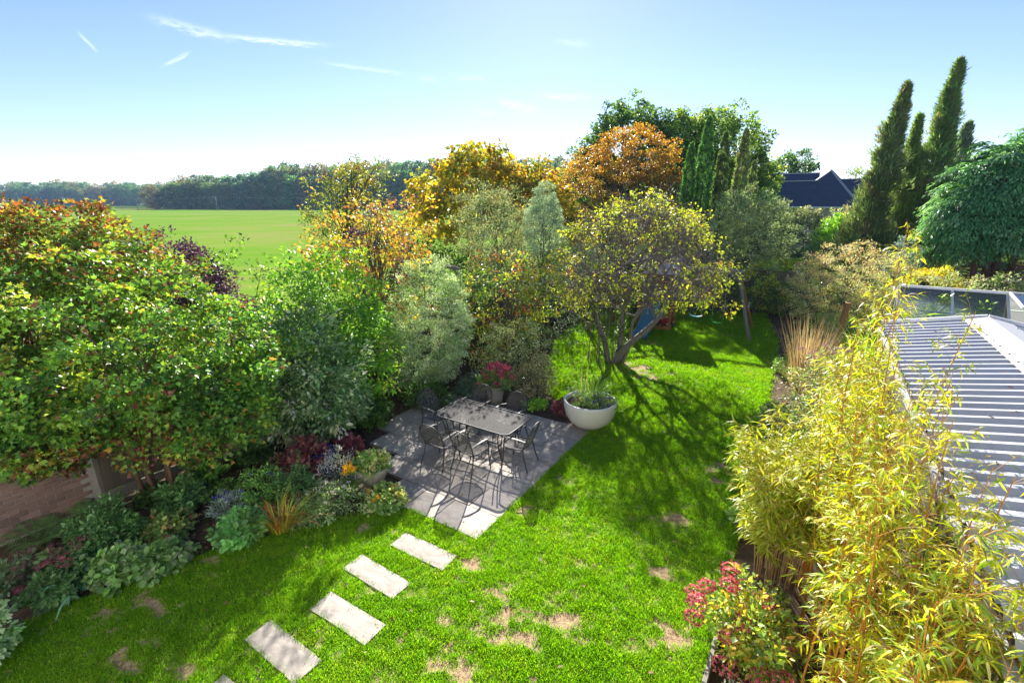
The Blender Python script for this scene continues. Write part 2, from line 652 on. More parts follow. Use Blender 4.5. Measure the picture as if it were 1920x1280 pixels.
def tree(name, label, cat, loc, lobes, n, per, crad, L, aspect, pal, seed, bark=None, mat=None, stems=((0, 0),), r0=.12, nlimb=16, group=None,
         fork=.4, inner=.55, zmin=.1, twigs=2, topfn=None, singles=0, eye=(0, 0, 5), top=None, crown='crown', **kw):
    rng = np.random.default_rng(seed)
    root = thing(name, label, cat, loc, 0, group)
    Cs, Os = [], []
    tot = sum(l[2] for l in lobes)
    for (c, r, w) in lobes:
        p, d = dome_points(rng, max(4, int(n * w / tot)), c, r, inner, zmin)
        Cs.append(p)
        Os.append(d)
    C, O = np.concatenate(Cs), np.concatenate(Os)
    parts = [spray(rng, C, O, per, crad, L, aspect, pal, topfn=topfn, **kw)]
    leaves_part(crown, parts, mat or LEAF, root, stuff=singles > 0, singles=singles, eye=eye)
    if nlimb:
        woody(root, rng, C, stems, r0, bark or BARK, nlimb=nlimb, fork=fork, twigs=twigs, top=top)
    return root, C


LEAF_GAIN = 2.5      # one setting for how pale all foliage is
# palettes (linear base colours, weight)
P_DKGREEN = [(.035, .075, .018, 3), (.055, .105, .022, 3), (.028, .06, .016, 2)]
P_MID = [(.05, .11, .02, 3), (.07, .14, .022, 3), (.035, .08, .016, 2)]
P_LIME = [(.11, .22, .02, 3), (.16, .26, .025, 3), (.07, .16, .02, 2)]
P_SILVER = [(.17, .20, .14, 3), (.24, .27, .19, 2), (.10, .14, .08, 2)]

# ================================================================== LARGE STRUCTURE
# ------------------------------------------------------------------ ground, field, bed, lawn
GROUND_MAT = plain('rough ground', (.06, .10, .02), .95, var=.4, scale=.3, spec=0)
MB().add([(-1500, -100, -.12), (1500, -100, -.12), (1500, 1900, -.12), (-1500, 1900, -.12)], [(0, 1, 2, 3)]).build('ground', GROUND_MAT)['kind'] = 'structure'


def field_material():
    m, g = new_mat('young crop')
    tc = g.node('ShaderNodeTexCoord').outputs['Object']
    a = g.noise(tc, .035, 5, .6)
    b = g.noise(g.node('ShaderNodeMapping', {'Vector': tc, 'Rotation': (0, 0, .25), 'Scale': (.05, .55, 1)}).outputs[0], 1.0, 6, .7)
    c = g.noise(tc, 4, 3, .6)
    f = g.math('MULTIPLY_ADD', a, .45, g.math('MULTIPLY_ADD', b, .4, g.math('MULTIPLY', c, .15)))
    col = g.ramp(f, [(.36, (.14, .34, .02)), (.45, (.19, .39, .035)), (.53, (.28, .40, .07)), (.62, (.40, .35, .16))])
    p = g.node('ShaderNodeBsdfPrincipled', {'Base Color': col, 'Roughness': 1.0, 'Specular IOR Level': 0.0}).outputs[0]
    tr = g.node('ShaderNodeBsdfTranslucent', {0: g.mix(1, col, (1.2, 1.3, .5, 1), 'MULTIPLY')}).outputs[0]
    finish(g, g.node('ShaderNodeMixShader', {0: .35, 1: p, 2: tr}).outputs[0])
    return m


FIELD = field_material()
fx = [G(-9.95, -60), G(-9.95, 14), G(-13, 22), G(-40, 60), (30, 287, 0), (-170, 287, 0), (-420, 330, 0), (-700, 330, 0), (-700, 40, 0)]
MB().add([(p[0], p[1], -.06) for p in fx], [tuple(range(len(fx) - 1, -1, -1))]).build('field', FIELD)['kind'] = 'structure'
PATH_MAT = plain('bare earth', (.28, .19, .10), .95, spec=0, var=.2, scale=.2)
tp = [(-300, 291), (-240, 300), (-190, 291), (-175, 288), (-240, 291.5), (-300, 287)]
MB().add([(-330, 288.5, -.052), (-255, 296, -.052), (-172, 288, -.052), (-176, 284, -.052), (-255, 285.5, -.052), (-335, 286.5, -.052)], [(5, 4, 3, 2, 1, 0)]).build('path', PATH_MAT)['kind'] = 'structure'

# planting bed under everything inside the fences: lumpy soil
nx, ny = 130, 300
tt = np.linspace(-9.95, 10, nx)
ss = np.linspace(-3, 40, ny)
Tg, Sg = np.meshgrid(tt, ss)
Zg = -.045 + .05 * (fbm(Tg * 1.7, Sg * 1.7, 3) - .5)
Zg = np.minimum(Zg, -.012)
V = np.stack([AX * Sg + BX * Tg, AY * Sg + BY * Tg, Zg], -1).reshape(-1, 3)
ii = (np.arange(ny - 1)[:, None] * nx + np.arange(nx - 1)[None]).ravel()
F4 = np.stack([ii, ii + 1, ii + nx + 1, ii + nx], 1)
put('planting_bed', np_mesh('planting_bed', V, F4, smooth=True), None, SOIL)['kind'] = 'structure'

LAWN = np.array([(-7.9, -2.5), (-7.6, 1.0), (-7.06, 2.6), (-6.0, 4.3), (-5.35, 5.0), (-3.79, 5.0), (-3.79, 9.4), (-4.6, 9.9), (-5.6, 10.8), (-6.6, 12.5), (-7.7, 15),
                 (-8.3, 18), (-8.4, 22.4), (-5, 23.0), (-1.8, 24.6), (-.9, 20), (-.7, 16.3), (-.63, 13.8), (-.45, 10), (-.42, 6), (-.38, 3), (-.36, -2.5)])
STONES = [(-4.33, 4.385), (-4.54, 3.665), (-4.32, 2.985), (-4.58, 2.275), (-4.33, 1.60)]      # stepping stones (t, s)


def in_poly(x, y, poly):
    x, y = np.asarray(x), np.asarray(y)
    r = np.zeros(x.shape, bool)
    n = len(poly)
    for i in range(n):
        x0, y0 = poly[i]
        x1, y1 = poly[(i + 1) % n]
        if y0 == y1:
            continue
        c = ((y0 > y) != (y1 > y)) & (x < (x1 - x0) * (y - y0) / (y1 - y0) + x0)
        r ^= c
    return r


PATCHES = [(-2.5, 4.0, .55, .30), (-2.0, 4.35, .45, .22), (-2.9, 4.3, .3, .18), (-1.5, 3.5, .2, .12), (-2.6, 3.2, .25, .12), (-1.9, 2.7, .35, .13),
           (-6.75, 2.62, .22, .13), (-6.6, 1.75, .35, .12), (-6.1, 1.55, .3, .13), (-5.7, 1.2, .45, .13), (-5.35, 1.55, .5, .1), (-6.9, 1.4, .3, .12),
           (-.75, 3.9, .35, .2), (-.8, 4.9, .28, .2), (-.9, 3.1, .3, .22), (-1.2, 5.8, .25, .15), (-2.2, 5.4, .18, .1), (-3.3, 3.6, .15, .1),
           (-5.5, 4.3, .16, .12), (-5.2, 4.0, .13, .1), (-3.4, 7.2, .14, .1), (-3.55, 4.6, .2, .12), (-3.6, 6.1, .1, .25), (-5.0, 4.5, .14, .1),
           (-4.3, 14.0, 1.0, .7), (-3.5, 13.4, .6, .4), (-1.3, 7.2, .3, .15), (-1.0, 9, .25, .3), (-4.6, 17.0, .5, .3), (-2.6, 19.6, .5, .2), (-3.2, 2.2, .3, .15)]


def bare(t, s):
    """worn and dry patches of the lawn, 0..1"""
    w = np.clip((9.5 - s) / 8, 0, 1) * np.clip((t + 5.6) / 2.5, .2, 1) * .52
    for (a, c, ra, rc) in PATCHES:
        q = ((t - a) / (ra * 1.15)) ** 2 + ((s - c) / (rc * 1.25)) ** 2
        w = np.maximum(w, 1.15 * np.exp(-q * 1.1))
    n = .6 * fbm(t * 4.3, s * 5.2, 21) + .4 * fbm(t * 12, s * 13, 23, 3)
    sp = np.clip((fbm(t * 9, s * 10.5, 27, 3) - (.735 - .10 * w)) * 12, 0, 1) * np.clip((10 - s) / 3, .25, 1)
    return np.clip(np.maximum((n - (.675 - .29 * w)) * 8, sp), 0, 1)


nx, ny = 152, 540
tt = np.linspace(-8.4, -.3, nx)
ss = np.linspace(-2.5, 24.6, ny)
Tg, Sg = np.meshgrid(tt, ss)
B_ = bare(Tg, Sg)
Zg = .018 * (fbm(Tg * .9, Sg * .9, 4) - .5) + .006 - .012 * B_
V = np.stack([AX * Sg + BX * Tg, AY * Sg + BY * Tg, Zg], -1).reshape(-1, 3)
ii = (np.arange(ny - 1)[:, None] * nx + np.arange(nx - 1)[None])
keep = in_poly((Tg[:-1, :-1] + Tg[1:, 1:]) / 2, (Sg[:-1, :-1] + Sg[1:, 1:]) / 2, LAWN)
ii = ii[keep]
F4 = np.stack([ii, ii + 1, ii + nx + 1, ii + nx], 1)
dry = np.stack([B_.ravel()] * 3, 1)


def lawn_material():
    m, g = new_mat('lawn')
    bare_ = g.node('ShaderNodeAttribute', attribute_name='tint').outputs['Fac']
    tc = g.node('ShaderNodeTexCoord').outputs['Object']
    a = g.noise(tc, 1.1, 5, .6)
    b = g.noise(tc, 14, 5, .65)
    c = g.noise(tc, 70, 3, .6)
    f = g.math('MULTIPLY_ADD', a, .35, g.math('MULTIPLY_ADD', b, .4, g.math('MULTIPLY', c, .25)))
    green = g.ramp(f, [(.35, (.08, .16, .008)), (.5, (.12, .22, .012)), (.66, (.20, .26, .03))])
    earth = g.ramp(b, [(.3, (.20, .125, .075)), (.52, (.40, .28, .17)), (.72, (.52, .41, .26))])
    k = g.math('MULTIPLY_ADD', g.math('SUBTRACT', b, .5), 1.0, bare_, clamp=True)
    col = g.mix(g.math('MULTIPLY_ADD', k, 1.7, -.35, clamp=True), green, earth)
    bp = g.node('ShaderNodeBump', {'Strength': .7, 'Distance': .03, 'Height': g.math('MULTIPLY_ADD', b, .7, c)}).outputs[0]
    finish(g, g.node('ShaderNodeBsdfPrincipled', {'Base Color': col, 'Roughness': .9, 'Specular IOR Level': .15, 'Normal': bp}).outputs[0])
    return m


put('lawn', np_mesh('lawn', V, F4, dry, True), None, lawn_material())['kind'] = 'structure'


def grass_material():
    m, g = new_mat('grass blade')
    rn = g.node('ShaderNodeObjectInfo')
    pos = rn.outputs['Location']
    a = g.noise(pos, .9, 4, .6)
    b = g.noise(pos, 7, 3, .6)
    f = g.math('MULTIPLY_ADD', a, .4, g.math('MULTIPLY_ADD', b, .35, g.math('MULTIPLY', rn.outputs['Random'], .25)))
    tint = g.node('ShaderNodeAttribute', attribute_name='tint').outputs['Color']
    col = g.ramp(f, [(.24, (.14, .25, .015)), (.36, (.16, .38, .008)), (.52, (.24, .47, .014)), (.64, (.34, .50, .03)), (.78, (.50, .47, .14))])
    col = g.mix(1, col, tint, 'MULTIPLY')
    p = g.node('ShaderNodeBsdfPrincipled', {'Base Color': col, 'Roughness': .5, 'Specular IOR Level': .3}).outputs[0]
    tr = g.node('ShaderNodeBsdfTranslucent', {0: g.mix(1, col, (1.3, 1.35, .4, 1), 'MULTIPLY')}).outputs[0]
    finish(g, g.node('ShaderNodeMixShader', {0: .45, 1: p, 2: tr}).outputs[0])
    return m


GRASS = grass_material()


def grass():
    rng = np.random.default_rng(77)
    tufts = []
    for k in range(4):
        n = 34
        P = np.stack([rng.normal(0, .035, n), rng.normal(0, .035, n), np.full(n, -.008)], 1)
        D = unit(np.stack([rng.normal(0, .45, n), rng.normal(0, .45, n), np.ones(n)], 1))
        N = unit(rng.normal(0, 1, (n, 3)))
        L = .036 * (1 + .35 * rng.normal(0, 1, n)).clip(.4, 1.8)
        c = np.ones((n, 3)) * (1 + .22 * rng.normal(0, 1, (n, 1))).clip(.5, 1.6)
        V, F, T = leaf_geo(P, D, N, L, .007, c, .1, 'diamond', .15)
        me = np_mesh('tuft', V, F, T)
        me.materials.append(GRASS)
        tufts.append(bpy.data.objects.new('tuft', me))
    tc = bpy.data.collections.new('grass_tufts')
    for o in tufts:
        tc.objects.link(o)
    # candidate points, thicker near the house
    pts = []
    for (s0, s1, dens) in ((-.5, 6, 720), (6, 11, 460), (11, 25, 240)):
        n = int(8.2 * (s1 - s0) * dens)
        t = rng.uniform(-8.4, -.3, n)
        s = rng.uniform(s0, s1, n)
        b = bare(t, s)
        cl = fbm(t * 6.5, s * 6.5, 31)
        ok = in_poly(t, s, LAWN) & (rng.random(n) > b * 1.05) & (rng.random(n) < .35 + 1.6 * np.clip(cl - .3, 0, .5))
        for (a, c) in STONES:
            ok &= ~((abs(t - a) < .525) & (abs(s - c) < .19))
        pts.append(np.stack([t, s, np.full(n, 1.0 if s0 < 6 else 1.15 if s0 < 11 else 1.5)], 1)[ok])
    # ragged fringe along the slab edges and stones
    fr = []
    for (a, c) in STONES:
        for _ in range(22):
            e = rng.integers(4)
            u = rng.uniform(-.5, .5)
            fr.append((a + u, c + (.172 if e % 2 else -.172), .8) if e < 3 else (a + (.507 if u > 0 else -.507), c + rng.uniform(-.16, .16), .8))
    for _ in range(160):
        fr.append((-3.78, rng.uniform(5.0, 9.3), .9))
    for _ in range(60):
        fr.append((rng.uniform(-5.4, -3.8), 4.985, .9))
    pts.append(np.array(fr))
    A = np.concatenate(pts)
    t, s = A[:, 0], A[:, 1]
    z = .018 * (fbm(t * .9, s * .9, 4) - .5) + .004
    V = np.stack([AX * s + BX * t, AY * s + BY * t, z], 1)
    me = bpy.data.meshes.new('grass')
    me.vertices.add(len(V))
    me.vertices.foreach_set('co', V.astype(np.float32).ravel())
    me.materials.append(GRASS)
    sc = me.attributes.new('size', 'FLOAT', 'POINT')
    sc.data.foreach_set('value', (A[:, 2] * rng.uniform(.7, 1.35, len(A))).astype(np.float32))
    o = put('grass', me)
    o['kind'] = 'stuff'
    ng = bpy.data.node_groups.new('grass_scatter', 'GeometryNodeTree')
    ng.interface.new_socket('Geometry', in_out='INPUT', socket_type='NodeSocketGeometry')
    ng.interface.new_socket('Geometry', in_out='OUTPUT', socket_type='NodeSocketGeometry')
    q = Graph(ng)
    gi = q.node('NodeGroupInput')
    go = q.node('NodeGroupOutput')
    m2p = q.node('GeometryNodeMeshToPoints', {0: gi.outputs[0]})
    ci = q.node('GeometryNodeCollectionInfo', {'Collection': tc, 'Separate Children': True, 'Reset Children': True})
    rr = q.node('FunctionNodeRandomValue', {0: (0, 0, 0), 1: (.35, .35, 6.28)}, data_type='FLOAT_VECTOR')
    at = q.node('GeometryNodeInputNamedAttribute', {'Name': 'size'}, data_type='FLOAT')
    io = q.node('GeometryNodeInstanceOnPoints', {'Points': m2p.outputs[0], 'Instance': ci.outputs[0], 'Pick Instance': True, 'Rotation': rr.outputs[0], 'Scale': at.outputs[0]})
    ng.links.new(io.outputs[0], go.inputs[0])
    mod = o.modifiers.new('scatter', 'NODES')
    mod.node_group = ng
    return len(A)


print('grass tufts', grass(), round(time.time() - T0, 1))

# ------------------------------------------------------------------ patio and stepping stones
def slab_mesh(w, d, h, seed, name='paving_slab'):
    """riven slab: gently uneven top, worn corners"""
    rng = np.random.default_rng(seed)
    nx_, ny_ = 5, 4
    mb = MB()
    vs = []
    for j in range(ny_ + 1):
        for i in range(nx_ + 1):
            x, y = -w / 2 + w * i / nx_, -d / 2 + d * j / ny_
            e = i in (0, nx_) or j in (0, ny_)
            jx = rng.normal(0, .004) if e else 0
            jy = rng.normal(0, .004) if e else 0
            vs.append((x + jx, y + jy, h - (.006 if e else 0) + rng.normal(0, .0012)))
    fs = [(j * (nx_ + 1) + i, j * (nx_ + 1) + i + 1, (j + 1) * (nx_ + 1) + i + 1, (j + 1) * (nx_ + 1) + i) for j in range(ny_) for i in range(nx_)]
    ring = [i for i in range(nx_ + 1)] + [j * (nx_ + 1) + nx_ for j in range(1, ny_ + 1)] + [ny_ * (nx_ + 1) + i for i in range(nx_ - 1, -1, -1)] + [j * (nx_ + 1) for j in range(ny_ - 1, 0, -1)]
    b = len(vs)
    vs += [(vs[k][0], vs[k][1], -.03) for k in ring]
    n = len(ring)
    fs += [(ring[(k + 1) % n], ring[k], b + k, b + (k + 1) % n) for k in range(n)]
    mb.add(vs, fs)
    me = bpy.data.meshes.new(name)
    me.from_pydata(mb.v, [], mb.f)
    me.update()
    me.materials.append(STONE)
    return me


patio = thing('patio', None, None, G(-5.8, 7.1, 0), ROT)
patio['kind'] = 'structure'
rows = [5.0, 5.62, 6.24, 6.86, 7.48, 8.10, 8.72, 9.34]
left = [-5.95, -6.7, -7.55, -8.0, -8.05, -8.0, -7.9]
lens = [[.92, .62, .62, .92], [.62, .92, .92, .62], [.92, .92, .62], [.62, .62, .92, .92], [.92, .62, .92], [.62, .92, .62, .92], [.92, .92, .62]]
k = 0
for r in range(7):
    t = -3.795
    q = 0
    while t > left[r] + .25:
        w = lens[r][q % len(lens[r])]
        w = min(w, t - left[r])
        if t - w - left[r] < .3:
            w = t - left[r]
        o = put('paving_slab', slab_mesh(w - .014, .62 - .014, .03 + .002 * ((k * 7) % 3 - 1), 100 + k), patio)
        o.location = (t - w / 2 + 5.8, rows[r] + .31 - 7.1, 0)
        k += 1
        t -= w
        q += 1
jb = MB()
jb.box((0, 0, 0), (1, 1, .02))
MORTAR_DARK = plain('joint mortar', (.14, .125, .11), .95, var=.3, scale=15)
jm = MB()
for r in range(7):
    jm.box(((left[r] - 3.80) / 2 + 5.8, rows[r] + .31 - 7.1, .005), (-3.80 - left[r] - .01, .618, .024))
jm.build('joint_bed', MORTAR_DARK, patio)

SL = ['pale stepping stone nearest the patio corner', 'pale stepping stone second from the patio', 'grey streaked stepping stone, middle of the row of five',
      'stepping stone crossed by a dark patch of leaf shade', 'stepping stone farthest from the patio, cut off by the photo edge']
for i, (t, s) in enumerate(STONES):
    o = put('stepping_stone', slab_mesh(1.0, .335, .026, 300 + i, 'stepping_stone'))
    o.location = G(t, s, 0)
    o.rotation_euler = (0, 0, ROT + (.02, -.03, .015, -.02, .03)[i])
    tag(o, SL[i], 'stepping stone', 'stepping stones across the lawn')

# ------------------------------------------------------------------ brick wall, fences
def brick_wall():
    root = thing('brick_wall', 'low pinkish brick wall under the big maple leaved shrub', 'wall', G(-9.84, 0), ROT)
    s0, s1, H_ = -1.0, 2.36, 1.35
    rows_ = int(H_ / .075)
    MB().box((-.055, (s0 + s1) / 2, H_ / 2 - .02), (.09, s1 - s0 - .004, H_ + .04)).build('mortar_core', MORTAR, root)
    protos = []
    rng = np.random.default_rng(4)
    for k in range(5):
        mb = MB()
        mb.box((0, 0, 0), (.1025 + rng.normal(0, .002), .215 + rng.normal(0, .002), .065 + rng.normal(0, .0015)))
        vs = [Vector(v) + Vector(rng.normal(0, .0022, 3)) for v in mb.v]
        me = bpy.data.meshes.new('brick')
        me.from_pydata(vs, [], mb.f)
        me.materials.append(BRICK)
        protos.append(me)
    n = 0
    for r in range(rows_):
        s = s0 + .11 - (.1125 if r % 2 else 0)
        while s < s1 - .1:
            if s > .2 and n < 300:
                o = put('brick', protos[rng.integers(5)], root)
                o.location = (-.051 + rng.normal(0, .0015), s, .04 + r * .075)
                n += 1
            s += .225
    MB().box((-.05, (s0 + s1) / 2, H_ + .025), (.16, s1 - s0 + .01, .05), bev=.01).build('coping', TERRACOTTA, root)


brick_wall()


def fence(name, label, p0, p1, height, seed, post_every=1.85, horizontal_rail=True):
    rng = np.random.default_rng(seed)
    p0, p1 = Vector(p0), Vector(p1)
    d = p1 - p0
    L = d.length
    rz = math.atan2(d.y, d.x)
    root = thing(name, label, 'fence', p0, rz)
    n = int(L / post_every)
    pm = MB()
    pm.box((0, 0, height / 2 + .02), (.09, .09, height + .1), bev=.01)
    post0 = pm.build('post', TIMBER, root)
    for i in range(1, n + 1):
        o = post0.copy()
        COL.objects.link(o)
        o.location = (L * i / n, 0, 0)
    bm_ = bpy.data.meshes.new('board')
    b = MB().box((0, 0, height / 2 + .1), (.142, .018, height - .2), bev=.004)
    bm_.from_pydata(b.v, [], b.f)
    bm_.materials.append(FENCE_WOOD)
    nb = min(int(L / .125), 299)
    for i in range(nb):
        o = put('board', bm_, root)
        o.location = (.065 + i * L / nb, -.045 + (.006 if i % 2 else 0), rng.normal(0, .006))
        o.rotation_euler = (0, 0, .06)
    for i in range(n):
        for z in (.45, height - .35):
            r = MB().beam((L * i / n + .046, -.005, z), (L * (i + 1) / n - .046, -.005, z), .045, .08).build('rail', FENCE_WOOD, root)
        MB().box((L * (i + .5) / n, -.02, .09), (L / n - .1, .03, .16)).build('gravel_board', TIMBER, root)
    return root


fence('board_fence', 'weathered close board fence behind the left border shrubs', G(-9.8, 2.40), G(-9.6, 23.6), 1.65, 1)
fence('panel_fence', 'dark timber fence behind the swings at the garden end', G(-9.4, 25.2), G(1.0, 25.6), 1.85, 2)

# ------------------------------------------------------------------ garden building with ribbed roof
def garden_building():
    root = thing('garden_building', 'low building with white ribbed metal roof beside the bamboo', 'building', G(1.54, 1.0), ROT)
    S0, S1 = 0.0, 12.35          # local y
    E, R_, T1 = 2.32, 2.62, 1.55   # eave z, ridge z, ridge offset
    k = (R_ - E) / T1
    WALL = plain('timber cladding', (.10, .085, .07), .8, var=.25, scale=4, stretch=(1, 1, 8))
    MB().box((T1 + .05, (S0 + S1) / 2, 1.12), (2 * T1 - .1, S1 - S0 - .3, 2.24)).build('wall', WALL, root)
    for side in (0, 1):
        # ribbed sheet: pan, rib face, rib top, rib face ... repeating every third of a metre
        prof = []
        y = S0
        while y < S1 - .01:
            prof += [(y, 0), (y + .075, 0), (y + .135, .052), (y + .195, .052), (y + .26, 0.0)]
            y += .26
        prof = [(min(a, S1), h) for a, h in prof] + [(S1, 0)]
        vs, fs = [], []
        for (a, h) in prof:
            x0, x1 = (-.14, T1 - .02) if side == 0 else (T1 + .02, 2 * T1 + .14)
            z0, z1 = (E - .14 * k, R_ - .02 * k) if side == 0 else (R_ - .02 * k, E - .14 * k)
            vs += [(x0, a, z0 + h), (x1, a, z1 + h)]
        for i in range(len(prof) - 1):
            fs.append((2 * i, 2 * i + 1, 2 * i + 3, 2 * i + 2))
        MB().add(vs, fs).build('roof_sheet', ROOF_METAL, root)
    # ridge capping in overlapping lengths
    y = S0
    i = 0
    while y < S1 - .05:
        L = min(1.75, S1 + .02 - y)
        mb = MB()
        lift = .075 + .003 * (i % 2)
        for sg in (-1, 1):
            x1 = T1 + sg * .36
            zz = R_ - .36 * k
            vs = [(T1, y, R_ + lift + .02), (T1, y + L + .03, R_ + lift + .02), (x1, y + L + .03, zz + lift), (x1, y, zz + lift),
                  (x1, y + L + .03, zz + lift - .03), (x1, y, zz + lift - .03)]
            f = [(0, 1, 2, 3), (3, 2, 4, 5)] if sg > 0 else [(3, 2, 1, 0), (5, 4, 2, 3)]
            mb.add(vs, f)
        mb.build('ridge_cap', FLASHING, root)
        y += L
        i += 1
    sm = MB().lathe([(0.0001, .012), (.012, .009), (.016, 0), (.016, -.004)], 8)
    me = None
    for q in range(int((S1 - S0) / .46)):
        for sg in (-1, 1):
            if me is None:
                o = sm.build('screw', RIVET, root)
                me = o.data
            else:
                o = put('screw', me, root)
            o.location = (T1 + sg * .31, S0 + .25 + q * .46 + (.07 if q % 3 == 0 else 0), R_ - .31 * k + .083)
    # gable trim and gutter
    for sg in (-1, 1):
        MB().beam((T1 - .005 * sg, S1 + .03, R_ + .08), (T1 - sg * (T1 + .15), S1 + .03, E + .035), .05, .10).build('barge_board', WHITE_METAL, root)
    gt = MB()
    gt.box((-.17, (S0 + S1) / 2, E - .10), (.06, S1 - S0, .07))
    gt.build('gutter', LEAD, root)
    return root


garden_building()


def greenhouse():
    root = thing('greenhouse', 'white framed glass greenhouse with an open roof vent behind the ribbed roof', 'greenhouse', G(1.75, 14.0), ROT)
    # local x = across; ridge along x
    Ln, D, E, R_ = 5.4, 2.2, 2.05, 2.98
    bays = [0, 1.0, 1.95, 2.9, 3.85, Ln]
    bw = .045
    up = (0, 0, 1)
    MB().beam((0, D / 2, R_), (Ln, D / 2, R_), .06, .06).build('ridge_bar', WHITE_METAL, root)
    for y in (0, D):
        MB().beam((0, y, E), (Ln, y, E), .05, .05).build('eave_bar', WHITE_METAL, root)
        MB().box((Ln / 2, y, .15), (Ln, .1, .3)).build('base_wall', TERRACOTTA, root)
    for x in bays:
        for y in (0, D):
            MB().beam((x, y, .3), (x, y, E - .03), bw).build('post', WHITE_METAL, root)
            MB().beam((x, y, E + .01), (x, D / 2, R_ - .02), bw).build('glazing_bar', WHITE_METAL, root)
    for i in range(len(bays) - 1):
        a, b = bays[i] + bw / 2 + .003, bays[i + 1] - bw / 2 - .003
        for y in (0, D):
            MB().box(((a + b) / 2, y, (E + .3) / 2), (b - a, .004, E - .36)).build('pane', GLASS, root)
            hinge = Vector((0, D / 2, R_ - .02))
            if y == 0 and i == 2:
                continue
            m = Vector(((a + b) / 2, (y + D / 2) / 2, (E + R_) / 2))
            n = math.hypot(D / 2, R_ - E)
            ang = math.atan2(R_ - E, D / 2) * (1 if y == 0 else -1)
            MB().box(m, (b - a, n - .08, .004), M=Matrix.Rotation(ang, 4, 'X')).build('pane', GLASS, root)
            MB().beam((a, (y + D / 2) / 2, (E + R_) / 2 - .012), (b, (y + D / 2) / 2, (E + R_) / 2 - .012), .02, .02).build('purlin', WHITE_METAL, root)
    for x in (0, Ln):
        mb = MB()
        mb.add([(x, .03, E), (x, D - .03, E), (x, D / 2, R_ - .04)], [(0, 1, 2)])
        mb.build('gable_pane', GLASS, root)
        MB().box((x, D / 2, E / 2 + .15), (.004, D - .1, E - .36)).build('pane', GLASS, root)
        MB().beam((x, D / 2, .3), (x, D / 2, R_ - .05), .03).build('gable_bar', WHITE_METAL, root)
    # inner braces
    for x0, x1 in ((.3, .9), (1.2, 1.75), (3.2, 3.7)):
        MB().beam((x0, .55, E - .2), (x1, .8, R_ - .35), .03).build('brace', LEAD, root)
    # open vent
    v = put('vent', None, root)
    v.empty_display_size = .1
    a, b = bays[2] + .03, bays[3] - .03
    th = .12
    p0, p1 = Vector((0, D / 2 - .02, R_ + .02)), Vector((0, D / 2 - 1.1 * cos(th), R_ - 1.1 * sin(th)))
    for x in (a, b):
        MB().beam((x, p0.y, p0.z), (x, p1.y, p1.z), .05, .035).build('vent_frame', WHITE_METAL, v)
    for p in (p0, p1):
        MB().beam((a, p.y, p.z), (b, p.y, p.z), .045, .035).build('vent_frame', WHITE_METAL, v)
    MB().box(((a + b) / 2, (p0.y + p1.y) / 2, (p0.z + p1.z) / 2), (b - a - .05, 1.04, .004), M=Matrix.Rotation(th, 4, 'X')).build('vent_pane', GLASS, v)
    MB().beam(((a + b) / 2, p1.y + .05, p1.z), ((a + b) / 2, .35, E + .2), .02).build('vent_stay', LEAD, v)


greenhouse()


# ------------------------------------------------------------------ the house this view is taken from (unseen; added so its sunlit pale front bounces light into the shade)
def unseen_house():
    root = thing('unseen_house', 'unseen pale rendered house behind the viewpoint, added to bounce sunlight into the garden', 'house', G(0, -2.3), ROT)
    pale = plain('pale render', (.80, .78, .74), .9, var=.05, scale=2, spec=.2)
    MB().box((-1.0, -4.0, 3.1), (17, 8.0, 6.2)).build('wall', pale, root)
    rf = MB()
    rf.add([(-9.9, .35, 6.1), (7.9, .35, 6.1), (7.9, -4, 9.0), (-9.9, -4, 9.0), (7.9, -8.4, 6.1), (-9.9, -8.4, 6.1)], [(0, 1, 2, 3), (3, 2, 4, 5), (1, 4, 2), (0, 3, 5)])
    rf.build('roof', SLATE, root)
    for x, z, w, h in ((-6.5, 1.3, 2.4, 2.1), (-2.4, 1.2, 1.6, 2.2), (4.6, 1.3, 2.2, 2.1), (-6.3, 4.6, 1.6, 1.2), (4.4, 4.6, 1.6, 1.2)):
        MB().box((x, .02, z), (w + .12, .05, h + .12)).build('window_frame', WHITE_METAL, root)
        MB().box((x, .05, z), (w, .02, h)).build('window_pane', GLASS, root)


unseen_house()

# ------------------------------------------------------------------ house with slate roof
def slate_plane(mb, poly, along, n_courses, lap=.03):
    """courses of slates: each a strip standing proud of the one above; poly is (left-bottom, right-bottom, right-top, left-top)"""
    a, b, c, d = [Vector(p) for p in poly]
    nrm = (b - a).cross(d - a).normalized()
    for i in range(n_courses):
        f0, f1 = i / n_courses, (i + 1) / n_courses
        l0, r0, l1, r1 = a.lerp(d, f0), b.lerp(c, f0), a.lerp(d, f1), b.lerp(c, f1)
        mb.add([l0 + nrm * (lap + .02), r0 + nrm * (lap + .02), r1 + nrm * .02, l1 + nrm * .02, l0, r0], [(0, 1, 2, 3), (4, 5, 1, 0)])


